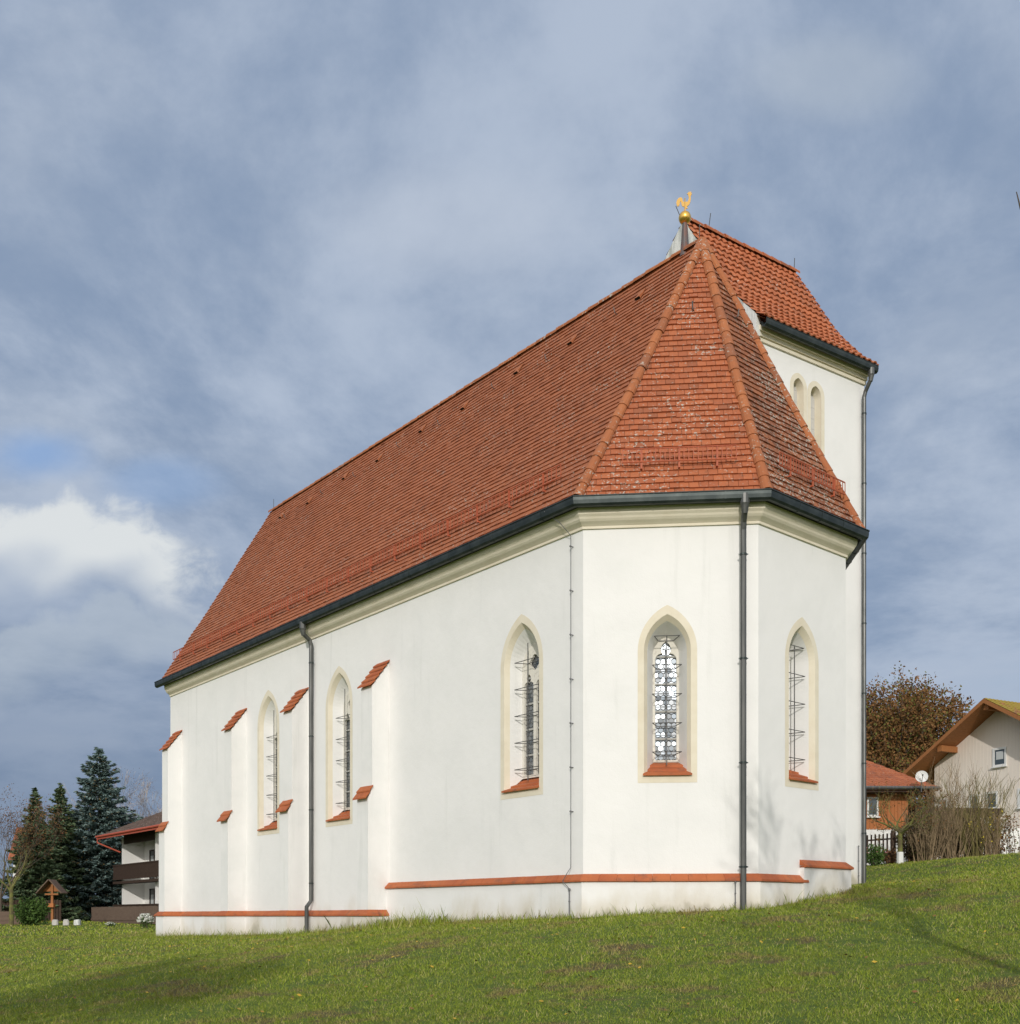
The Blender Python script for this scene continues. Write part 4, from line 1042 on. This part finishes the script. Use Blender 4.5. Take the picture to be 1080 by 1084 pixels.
# white house with balconies
Cc = at(129, 970, 75); Cc.z = -.45; a_ = Vector((.628, -.778, 0)); n_ = Vector((-.778, -.628, 0)); b_ = -n_
bh = empty('balcony_house', Cc); tag(bh, 'white house with dark wooden balconies and red gutter behind the church, left', 'house')
mb = MB(); mb.box(Cc + b_ * 1.5, a_ * 14, b_ * 8.5, Zv * 6.1); mb.box(Cc + Zv * 0, a_ * .25, b_ * 1.51, Zv * 6.0); mb.box(Cc + a_ * 6.5, a_ * .25, b_ * 1.51, Zv * 6.0); mb.build('wall', M['hwhite'], bh)
for aa in (0.02, 13.98):
    gq = MB(); gq.add([Cc + a_ * aa + b_ * 1.5 + Zv * 6.1, Cc + a_ * aa + b_ * 10 + Zv * 6.1, Cc + a_ * aa + b_ * 5.6 + Zv * 8.3], [(0, 1, 2)]); gq.build('gable', M['hwhite'], bh)
for fl in (0, 1):
    z0 = Cc.z + 1.05 + fl * 2.75
    ba = MB(); ba.box(Cc - n_ * .2 - a_ * .25 + Zv * (2.62 * fl + .10 - 0), a_ * 14.2, n_ * .75, Zv * .18)
    b0 = Cc + n_ * .50 - a_ * .25 + Zv * (2.80 * fl + .2)
    for k in range(56): ba.box(b0 + a_ * (k * .253) + Zv * .06, a_ * .235, n_ * .03, Zv * .92)
    ba.box(b0 + n_ * -.03 + Zv * .98, a_ * 14.2, n_ * .10, Zv * .09); ba.box(b0 + n_ * .031 + Zv * .0, a_ * 14.2, n_ * .03, Zv * .14)
    for k in range(40): 
        s_ = Cc - a_ * .25 + n_ * .48 - n_ * (k * .02)
    ba.box(Cc - a_ * .25 - n_ * .18 + Zv * (2.80 * fl + .26), a_ * .03, n_ * .68, Zv * .95)
    ba.build('balcony', M['dwood'], bh)
    for dx in (1.9, 4.3):
        hwindow(Cc + b_ * 1.5 + a_ * dx + Zv * (2.75 * fl + 1.35), a_, n_, .95, 2.1, bh, curtain=(dx < 2), dark=True)
mb = MB(); mb.box(Cc + a_ * .35 - b_ * -.02 + Zv * 5.55, a_ * 6.2, b_ * .12, Zv * .8); mb.build('timber_panel', M['dwood'], bh)
E0 = Cc - a_ * 1.6 + n_ * 1.2; E1 = Cc + a_ * 15.5 + n_ * 1.2; R0_ = Cc - a_ * 1.6 + b_ * 5.2; R1_ = Cc + a_ * 15.5 + b_ * 5.2; F0, F1 = Cc - a_ * 1.6 + b_ * 11.4, Cc + a_ * 15.5 + b_ * 11.4
hz = 6.15; roof_slope('roof', E0 + Zv * hz, E1 + Zv * hz, R1_ + Zv * 8.95, R0_ + Zv * 8.95, 'btile', bh); roof_slope('roof', F1 + Zv * hz, F0 + Zv * hz, R0_ + Zv * 8.95, R1_ + Zv * 8.95, 'btile', bh)
mb = MB(); mb.tube([E0 + n_ * .08 + Zv * (hz - .02), E1 + n_ * .08 + Zv * (hz - .02)], .085, 8); mb.tube([E0 + n_ * .05 + a_ * .15 + Zv * (hz - .05), E0 + n_ * .05 + a_ * .2 + Zv * (hz - .45), Cc + n_ * .1 + Zv * (hz - 1.15) + a_ * 0], .055, 6)
mb.box(E0 + Zv * (hz - .22), a_ * 17.1, n_ * .04, Zv * .16); mb.build('gutter', M['redwood'], bh)
# plank fence in front of it
fe = MB(); p0 = Cc + n_ * 3.2 + a_ * 3.6 + Zv * 0
for k in range(40): fe.box(p0 + a_ * (k * .30), a_ * .285, n_ * .03, Zv * (1.05 + random.uniform(-.01, .01)))
fe.box(p0 + n_ * .031 + Zv * .2, a_ * 11.9, n_ * .04, Zv * .1)
ft = fe.build('plank_fence', M['plank'], None); tag(ft, 'dark brown plank fence at the foot of the balcony house', 'fence')
# red roofed house behind the spruces
hb_ = at(14, 970, 100); hb_.z = -.6; hh = empty('red_roofed_house', hb_); tag(hh, 'white house with steep red roof mostly hidden behind the dark spruces', 'house')
ax, bx_ = Vector((.97, .24, 0)), Vector((-.24, .97, 0)); mb = MB(); mb.box(hb_, ax * 5, bx_ * 7, Zv * 6.0); mb.build('wall', M['hwhite'], hh)
roof_slope('roof', hb_ - ax * .4 - bx_ * .6 + Zv * 5.9, hb_ + ax * 5.4 - bx_ * .6 + Zv * 5.9, hb_ + ax * 5.4 + bx_ * 3.5 + Zv * 9.3, hb_ - ax * .4 + bx_ * 3.5 + Zv * 9.3, 'htile', hh); roof_slope('roof', hb_ + ax * 5.4 + bx_ * 7.6 + Zv * 5.9, hb_ - ax * .4 + bx_ * 7.6 + Zv * 5.9, hb_ - ax * .4 + bx_ * 3.5 + Zv * 9.3, hb_ + ax * 5.4 + bx_ * 3.5 + Zv * 9.3, 'htile', hh)
mb = MB(); mb.tube([hb_ - ax * .4 - bx_ * .7 + Zv * 5.85, hb_ + ax * 5.4 - bx_ * .7 + Zv * 5.85], .08, 6); mb.build('gutter', M['pipe'], hh)
hwindow(hb_ + ax * 1.5 + Zv * 4.2, ax, -bx_, 1.1, 1.3, hh); hwindow(hb_ + ax * 1.5 + Zv * 1.6, ax, -bx_, 1.1, 1.3, hh)
# low plank wall, wayside shrine, pale stones
def gob(x, y): return Vector((x, y, gz(x, y)))
q = at(-14, 0, 61); q = gob(q.x, q.y); mb = MB()
for k in range(3): mb.box(q + Zv * (.27 * k - .05), Vector((1.9, .05, 0)), Vector((0, .12, 0)), Zv * .255)
mb.box(q + Vector((1.84, -.02, -.1)), Vector((.14, 0, 0)), Vector((0, .18, 0)), Zv * .98); o_ = mb.build('low_plank_wall', M['plank'], None); tag(o_, 'low weathered brown plank wall at the left edge of the lawn', 'wall')
q = at(-40, 0, 70); q = gob(q.x, q.y); mb = MB()
for k in range(34): mb.box(q + Vector((k * .19, k * .01, 0)), Vector((.165, 0, 0)), Vector((0, .03, 0)), Zv * (1.45 + random.uniform(-.02, .02)))
mb.box(q + Vector((0, .035, .3)), Vector((6.4, .34, 0)), Vector((0, .05, 0)), Zv * .1); mb.box(q + Vector((0, .035, 1.1)), Vector((6.4, .34, 0)), Vector((0, .05, 0)), Zv * .1)
tag(mb.build('dark_board_fence', M['dwood'], None), 'dark upright board fence under the bare trees, left edge', 'fence')
q = at(55, 0, 66.5); q = gob(q.x, q.y - .0); sh = empty('wayside_shrine', q); tag(sh, 'small wooden gabled wayside shrine in front of the spruces', 'shrine')
mb = MB(); mb.box(q + Vector((-.07, 0, -.2)), Vector((.14, 0, 0)), Vector((0, .12, 0)), Zv * 2.6); mb.build('post', M['soffit'], sh)
mb = MB(); mb.box(q + Vector((-.42, .0, 1.72)), Vector((.84, 0, 0)), Vector((0, -.07, 0)), Zv * .10); mb.build('crossbeam', M['soffit'], sh); mb = MB(); mb.box(q + Vector((-.22, -.001, .95)), Vector((.44, 0, 0)), Vector((0, -.30, 0)), Zv * .24); mb.build('flower_box', M['owood'], sh)
mb = MB()
for sx in (-1, 1):
    d = Vector((sx * .78, 0, -.86)); n2_ = Vector((sx * .74, 0, .67)); mb.box(q + Vector((0, -.5, 2.66)), d, Vector((0, .95, 0)), n2_ * .06)
mb.build('shingle_roof', M['plank'], sh)
mb = MB(); mb.add([q + Vector((-.62, .1, 1.95)), q + Vector((.62, .1, 1.95)), q + Vector((0, .1, 2.62)), q + Vector((-.62, .13, 1.95)), q + Vector((.62, .13, 1.95)), q + Vector((0, .13, 2.62))], [(0, 1, 2), (5, 4, 3), (0, 3, 4, 1), (1, 4, 5, 2), (2, 5, 3, 0)]); mb.build('gable_board', M['soffit'], sh)
M['palestone'] = mat('pale_limestone', (.6, .58, .54), .9, fn=lambda t: t.mix(t.noise(t.pos, 6, 4), (.62, .60, .56), (.42, .40, .37)))
def stone(px, z, w, h, label, m='palestone'):
    c = at(px, 0, z); c = gob(c.x, c.y); bm = bmesh.new(); bmesh.ops.create_cube(bm, size=1)
    for v in bm.verts: v.co = Vector((v.co.x * w * (.92 if v.co.z > 0 else 1), v.co.y * w * .7, (v.co.z + .42) * h))
    bmesh.ops.bevel(bm, geom=bm.edges[:], offset=.035, segments=2, affect='EDGES'); bmesh.ops.subdivide_edges(bm, edges=bm.edges[:], cuts=1)
    for v in bm.verts: v.co += Vector([random.uniform(-.008, .008) for _ in range(3)])
    me = bpy.data.meshes.new('marker_stone'); bm.to_mesh(me); bm.free(); me.materials.append(M[m]); o = bpy.data.objects.new('marker_stone', me); col.objects.link(o); o.location = c; o.rotation_euler = (0, 0, random.uniform(-.2, .2)); tag(o, label, 'stone', 'pale stones beneath the spruces')
stone(58.5, 60, .33, .36, 'white stone block below the wayside shrine, left of its twin'); stone(70, 60, .31, .38, 'white stone block right of the one below the shrine'); stone(82, 60.5, .36, .36, 'grey-blue stone block at the foot of the big blue spruce', 'gable')

# ---- right background
kd, gd = Vector((.89, .456, 0)), Vector((-.456, .89, 0)); Rr_ = Vector((22.5, 50, 0)); zr = 10.35; dr = .60
big = empty('beige_house', (25, 50, 1.8)); tag(big, 'large beige house with deep wooden eaves and mossy tiled roof', 'house')
HWd = 4.0; ov = 1.3; Lh = 16
G0 = Rr_ + kd * ov
wl = MB(); wall_face(wl, G0, gd, -kd, [(-HWd, .5), (HWd, .5), (HWd, zr - .22 - dr * HWd), (0, zr - .22), (-HWd, zr - .22 - dr * HWd)], [])
for s_ in (-1, 1): wl.add([G0 + gd * s_ * HWd + Zv * .5, G0 + kd * Lh + gd * s_ * HWd + Zv * .5, G0 + kd * Lh + gd * s_ * HWd + Zv * (zr - .22 - dr * HWd), G0 + gd * s_ * HWd + Zv * (zr - .22 - dr * HWd)], [(0, 1, 2, 3)])
wall_face(wl, G0 + kd * Lh, gd, kd, [(-HWd, .5), (HWd, .5), (HWd, zr - .22 - dr * HWd), (0, zr - .22), (-HWd, zr - .22 - dr * HWd)], [])
for k in range(40):   # vertical board joints
    s_ = -HWd + .1 + k * .198; top = zr - .3 - dr * abs(s_); wl.box(G0 - kd * .005 + gd * s_ + Zv * .5, gd * .022, kd * .02, Zv * (top - .5))
wl.build('wall', M['hbeige'], big)
EW = 4.95
for s_ in (-1, 1):
    e = Rr_ + gd * s_ * EW + Zv * (zr - dr * EW); r__ = Rr_ + Zv * zr; o_ = roof_slope('roof', e, e + kd * (Lh + 2.4), r__ + kd * (Lh + 2.4), r__, 'mtile' if s_ < 0 else 'htile', big)
    sf = MB(); dn_ = Vector((0, 0, -.19)); q = [e + dn_, e + kd * (Lh + 2.4) + dn_, r__ + kd * (Lh + 2.4) + dn_, r__ + dn_]
    sf.add(q, [(0, 1, 2, 3)]); 
    for k in range(40):    # tongue-and-groove boards under the overhang run along the ridge
        f0 = k / 40; a0 = e.lerp(r__, f0) + dn_ * 1.02 + kd * .02; sf.box(a0, (r__ - e) * (.92 / 40), kd * 1.3, Vector((0, 0, -.02)))
    sf.box(e + dn_ * 1.15 - kd * .03, r__ - e, kd * .06, Zv * .20); sf.build('soffit', M['soffit'], o_)
for (s_, z_) in ((0, zr - .36), (2.7, zr - .36 - dr * 2.7), (-2.7, zr - .36 - dr * 2.7)):
    mb = MB(); mb.box(G0 - kd * 1.15 + gd * (s_ - .13) - Zv * .16, kd * 1.2, gd * .26, Zv * .30); mb.v = [(a, b, c + z_) for a, b, c in mb.v]; mb.build('purlin', M['soffit'], big)
def onG(px, y_):   # pixel of the photograph -> point on the gable wall
    r_ = (px - 540) / F_PX; s_ = (G0.x - r_ * G0.y) / (r_ * gd.y - gd.x); p = G0 + gd * s_; return p + Zv * ((970 - y_) / F_PX * p.y), s_
for (x0, x1, y0, y1, cu) in ((1051.5, 1066, 791.5, 811.5, True), (995, 1004, 846, 862, False), (1027, 1037.5, 841, 858, False), (1044, 1057, 838, 857, False), (1078, 1092, 834, 855, False)):
    c0, s0 = onG(x0, (y0 + y1) / 2); c1, s1 = onG(x1, (y0 + y1) / 2); c = (c0 + c1) / 2; hwindow(c, gd, -kd, abs(s1 - s0), (y1 - y0) / F_PX * c.y, big, curtain=cu, fr=.10)
# timber terrace with slatted railing
tq = at(984, 0, 44.5); te = empty('timber_terrace', (tq.x, tq.y, 2.0)); tag(te, 'brown timber terrace with slatted railing in front of the beige house', 'terrace'); kt = Vector((.99, .12, 0)); nt_ = Vector((.12, -.99, 0))
p0 = Vector((tq.x - .6, tq.y, 0)); Lt = 3.9
mb = MB(); mb.box(p0 + Zv * 4.35, kt * Lt, -nt_ * 2.2, Zv * .16); mb.box(p0 - kt * .05 + Zv * 4.36 - nt_ * -.02, kt * (Lt + .1), nt_ * .05, Zv * .24); mb.build('roof_deck', M['dwood'], te)
mb = MB()
for k in range(26): mb.box(p0 + kt * (k * .15 + .03) + Zv * 3.45, kt * .06, nt_ * .03, Zv * .92)
mb.box(p0 + Zv * 3.45 - nt_ * .04, kt * Lt, nt_ * .035, Zv * .09); mb.build('railing', M['plank'], te)
for k in (0, .5, 1): mb = MB(); mb.box(p0 + kt * (k * (Lt - .14)) - nt_ * .16 + Zv * 1.6, kt * .12, nt_ * .11, Zv * 2.76); mb.build('post', M['dwood'], te)
mb = MB(); mb.box(p0 - nt_ * .5 + kt * 3.6 + Zv * 1.5, kt * 4, nt_ * .12, Zv * 2.3); tag(mb.build('garden_wall', M['hwhite'], None), 'white garden wall behind the clipped copper hedge', 'wall')
# small house with orange boards
sx0, sx1, sz = 10.0, 16.1, 42.0; sy = Vector((1, .05, 0)).normalized(); sb = Vector((-.05, 1, 0)).normalized(); s0_ = Vector((sx0, sz, 0))
sm = empty('boarded_house', (13, 44, 1.9)); tag(sm, 'small house with orange timber boarding, white base and hipped red roof', 'house')
mb = MB(); mb.box(s0_ + Zv * .8, sy * 6.0, sb * 5, Zv * 2.72); mb.build('base_wall', M['hwhite'], sm)
mb = MB(); mb.box(s0_ + Zv * 3.52, sy * 6.0, sb * 5, Zv * 1.48)
for k in range(42): mb.box(s0_ + sy * (k * .143) + Zv * 3.48 - sb * .022, sy * .125, sb * .02, Zv * 1.5)
mb.build('timber_boarding', M['owood'], sm)
e0 = s0_ - sy * .7 - sb * .8 + Zv * 5.08; e1 = s0_ + sy * 6.9 - sb * .8 + Zv * 5.08; e2 = s0_ + sy * 6.9 + sb * 5.8 + Zv * 5.08; r1 = s0_ + sy * 5.1 + sb * 2.4 + Zv * 6.62; r0 = s0_ - sy * .7 + sb * 2.4 + Zv * 6.62; e3 = s0_ - sy * .7 + sb * 5.8 + Zv * 5.08
roof_slope('roof', e0, e1, r1, r0, 'htile', sm, pitch=.28, tw=.22); roof_slope('roof', e1, e2, r1 + sb * .02, r1, 'htile', sm); roof_slope('roof', e2, e3, r0, r1, 'htile', sm)
mb = MB(); mb.tube([e0 - sb * .07 - Zv * .03, e1 - sb * .07 - Zv * .03], .07, 8); mb.build('gutter', M['pipe'], sm)
hwindow(s0_ + sy * (13.06 + 1.72 - sx0 - .25) + Zv * 4.38 - sb * .03, sy, -sb, .46, .78, sm)
mb = MB(); mb.box(s0_ + Zv * 4.9 - sb * .75, sy * 6.3, sb * .74, Zv * .06); mb.build('eaves_board', M['dwood'], sm)
# satellite dish
dc = at(976, 822, 40.8); ds = empty('satellite_dish', dc); tag(ds, 'round white satellite dish at the roof edge of the small boarded house', 'satellite dish')
mb = MB(); axd = Vector((-.25, -.95, .2)).normalized(); s1_ = axd.cross(Zv).normalized(); s2_ = s1_.cross(axd); vs = [dc + axd * -.06]; fs = []
for ri, rr in enumerate((.09, .17, .235)):
    for k in range(24): vs.append(dc + (s1_ * math.cos(k * math.pi / 12) + s2_ * math.sin(k * math.pi / 12)) * rr + axd * (-.06 + rr * rr * 1.2))
for k in range(24):
    fs.append((0, 1 + k, 1 + (k + 1) % 24))
    for ri in (0, 1): fs.append((1 + ri * 24 + k, 1 + (ri + 1) * 24 + k, 1 + (ri + 1) * 24 + (k + 1) % 24, 1 + ri * 24 + (k + 1) % 24))
mb.add(vs, fs); mb.add([v - axd * .012 for v in vs], [f[::-1] for f in fs]); mb.build('dish', M['wframe'], ds)
mb = MB(); mb.tube([dc - s2_ * .2, dc + axd * .28 - s2_ * .05], .012, 5); mb.sphere(tuple(dc + axd * .29 - s2_ * .04), .035, 8, 6); mb.build('receiver_arm', M['iron'], ds)
mb = MB(); mb.tube([dc - axd * .06, dc - axd * .16, dc - axd * .16 - Zv * .55], .02, 6); mb.build('mast', M['iron'], ds)
# picket fence
f0_ = at(905, 0, 38.3); f1_ = at(972, 0, 38.8); fr_ = empty('picket_fence', gob(f0_.x, f0_.y)); tag(fr_, 'dark picket fence in front of the small boarded house', 'fence'); mb = MB(); rl = MB(); n = 17
for k in range(n):
    f = k / (n - 1); p = gob(f0_.x + (f1_.x - f0_.x) * f, f0_.y + (f1_.y - f0_.y) * f); mb.box(p + Vector((0, 0, .12)), Vector((.055, 0, 0)), Vector((0, .025, 0)), Zv * 1.02)
for h in (.32, .92):
    a, b = gob(f0_.x, f0_.y), gob(f1_.x, f1_.y); rl.box(a + Vector((0, .028, h)), b - a, Vector((0, .03, 0)), Zv * .06)
mb.build('pickets', M['dwood'], fr_); rl.build('rails', M['dwood'], fr_)
for f in (.16, .62, 1.):
    p = gob(f0_.x + (f1_.x - f0_.x) * f, f0_.y + (f1_.y - f0_.y) * f); mb = MB(); mb.box(p + Vector((-.06, .06, -.2)), Vector((.14, 0, 0)), Vector((0, .12, 0)), Zv * 1.45); mb.build('post', M['plank'], fr_)
flower_bush('low leafy shrub with faded pink blossoms beside the tower corner', *at(926, 0, 36.6).xy, .36, .42, 16, 'pink_petal', 1100, .07)
bush('low brownish shrub at the fence right of the pink blossoms', *at(941, 0, 37.4).xy, .28, .3, 700, .05, 'leaf_brown')
# small pruned fruit tree with limewashed foot
ft_, tips = tree('small bare fruit tree with whitewashed trunk foot by the picket fence', *at(953, 0, 36.4).xy, 3.2, .08, m='bark_moss', depth=5, name='fruit_tree', cat='tree', trunk=.36, spread=1.35, up=.10, kids=(2, 4), minr=.006, limbs=6, rmin=.004, leaf=(1, .1, .035, 'leaf_hedge'))
p = gob(*at(953, 0, 36.4).xy); mb = MB(); mb.tube([p - Zv * .1, p + Zv * .40], [.118, .112], 10); mb.build('limewash', M['wframe'], ft_)
M['twig'] = mat('tan_twigs', (.25, .17, .10), .9, fn=lambda t: t.mix(rnd(t), (.17, .12, .07), (.32, .235, .14)))
M['twig_g'] = mat('olive_twigs', (.2, .18, .07), .9, fn=lambda t: t.mix(rnd(t), (.12, .105, .04), (.24, .20, .075)))
def shrub(label, x, y, rx, h, n, m, yellow=0):
    g0 = gz(x, y); t = empty('bare_shrub', (x, y, g0)); tag(t, label, 'shrub', 'bare shrubs on the bank in front of the beige house'); mb = MB(); tips = []
    for i in range(n):
        a = random.uniform(0, 6.28); b = random.uniform(0, rx * .65); o_ = random.uniform(.1, 1.0); hh_ = h * random.uniform(.45, 1.02)
        q = [Vector((x + b * math.cos(a), y + b * math.sin(a) * .5, g0 - .05))]; d = Vector((math.cos(a) * o_ * .45, math.sin(a) * o_ * .3, 1)).normalized()
        for k in range(4): d = (d + Vector((random.gauss(0, .09), random.gauss(0, .09), .02))).normalized(); q.append(q[-1] + d * hh_ / 4)
        mb.tube(q, [.011, .009, .007, .005, .003], 3, cap=False); tips.append((q[3], d))
        for k in range(13):
            s_ = random.choice((1, 2, 3, 3)); p_ = q[s_].lerp(q[s_ + 1], random.random()); e = (d + Vector((random.gauss(0, .5), random.gauss(0, .5), random.uniform(-.1, .5)))).normalized(); l = hh_ * random.uniform(.10, .26)
            mb.tube([p_, p_ + e * l * .5 + Vector((0, 0, .02)), p_ + e * l + Vector((0, 0, .06))], [.006, .005, .003], 3, cap=False)
    mb.build('stems', M[m], t)
    if yellow: leaves('leaves', [random.choice(tips) for _ in range(yellow)], 5, .10, .04, M['yellow'], t)
shrub('tall bare tan shrub right of the fruit tree, spreading low to the left', *at(982, 0, 36.6).xy, .75, 2.0, 46, 'twig')
shrub('tallest bare shrub in the middle of the row, olive stems', *at(1008, 0, 37.0).xy, .85, 3.2, 62, 'twig')
shrub('bare olive shrub with a few yellow leaves, rightmost of the row', *at(1036, 0, 37.0).xy, .85, 2.9, 60, 'twig_g', 16)
shrub('short bare brown shrub in front at the foot of the row', *at(1050, 0, 36.8).xy, .5, 1.5, 40, 'twig', 6)
for bx0, lab in ((975, 'dense low thicket under the tan shrub, nearest the fruit tree'), (1003, 'dense low thicket under the tallest shrub'), (1031, 'dense low thicket under the olive shrub, nearest the hedge')):
    tb_ = bush(lab, *at(bx0, 0, 38.8).xy, .95, .95, 5200, .055, 'thicket', 'thicket', 'shrub', 'low thickets under the bare shrubs', 20)
# copper beech hedge on a trellis
hg = at(1056, 0, 38.2); he = empty('copper_hedge', gob(hg.x, hg.y)); tag(he, 'clipped hedge with sparse copper leaves at the right edge', 'hedge'); mb = MB(); tips = []
for i in range(70):
    x = hg.x + random.uniform(0, 3.2); y = hg.y + random.uniform(-.15, .2); g0 = gz(x, y); q = [Vector((x, y, g0 - .05))]
    for k in range(4): q.append(q[-1] + Vector((random.gauss(0, .06), random.gauss(0, .03), .36))); tips.append((q[-1], Zv))
    mb.tube(q, [.014, .012, .010, .008, .005], 3, cap=False)
mb.build('stems', M['bark'], he); tipc = [(p, d) for p, d in tips]; leaves('foliage', tipc, 9, .10, .045, M['leaf_hedge'], he)
# big autumn tree
x, y = at(957, 0, 76).xy; g0 = 1.3; bt = empty('autumn_tree', (x, y, g0)); tag(bt, 'large round tree with rusty brown autumn leaves behind the houses', 'tree'); segs, tips = [], []
mb = MB(); mb.tube([(x, y, 0), (x, y, g0 + 2.6), (x, y, g0 + 4.2)], [.5, .42, .36], 10); mb.build('trunk', M['bark'], bt)
for k in range(11):
    a = 6.283 * k / 11 + random.uniform(-.2, .2); o_ = random.uniform(.3, 1.25) if k % 2 else random.uniform(.0, .5)
    grow(Vector((x, y, g0 + random.uniform(2.6, 4.2))), Vector((math.cos(a) * o_, math.sin(a) * o_, .8)), 4.6, .20, 4, segs, tips, spread=.85, up=.06, kids=(3, 4), ratio=.70, wob=.14, minr=.02)
# keep the crown inside a broad dome
dome = lambda p: ((p.x - x) / 6.6) ** 2 + ((p.y - y) / 6.4) ** 2 + ((p.z - (g0 + 8.2)) / 8.0) ** 2
segs = [s_ for s_ in segs if dome(s_[0][-1]) < 1.15]; tips = [t_ for t_ in tips if dome(t_[0]) < 1.05]
seg_mesh(segs, 4, .012).build('limbs', M['bark'], bt)
tp = tips + []
for _ in range(3600):    # outer twigs fill the dome's shell
    u = Vector([random.gauss(0, 1) for _ in range(3)]).normalized(); f = random.uniform(.55, 1.0); p = Vector((x + u.x * 6.5 * f, y + u.y * 6.2 * f, g0 + 8.2 + u.z * 7.4 * f))
    if p.z > g0 + 2.5: tp.append((p, u))
leaves('foliage', tp, max(4, int(110000 / len(tp))), .30, .115, M['leaf_oak'], bt)
# bare trees beside the photographer: their shade falls on the lawn and the wall foot, one twig reaches into the frame
t1, tips = tree('bare tree just outside the right edge, one twig tip reaching into the sky', 4.95, 4.4, 9.0, .075, depth=6, group='bare trees beside the photographer', trunk=.52, spread=.62, kids=(2, 4), rmin=.007)
mb = MB(); mb.tube([(4.9, 4.4, 3.0), (4.2, 4.6, 3.2), (3.1, 4.9, 3.3), (2.52, 5., 3.30), (2.425, 5., 3.36), (2.405, 5., 3.44)], [.03, .02, .012, .007, .0045, .002], 6); mb.build('twig', M['bark'], t1)
tree('bare tree on the slope right of the photographer', 15.2, 15., 7.6, .09, depth=6, group='bare trees beside the photographer', trunk=.3, spread=.65, kids=(2, 4), rmin=.006, leaf=(2, .15, .05, 'leaf_brown'))
tree('bare tree left of the photographer', -7.6, -.5, 8.2, .16, depth=6, group='bare trees beside the photographer', trunk=.3, spread=.65, kids=(3, 4), rmin=.008, leaf=(3, .2, .06, 'leaf_brown'))
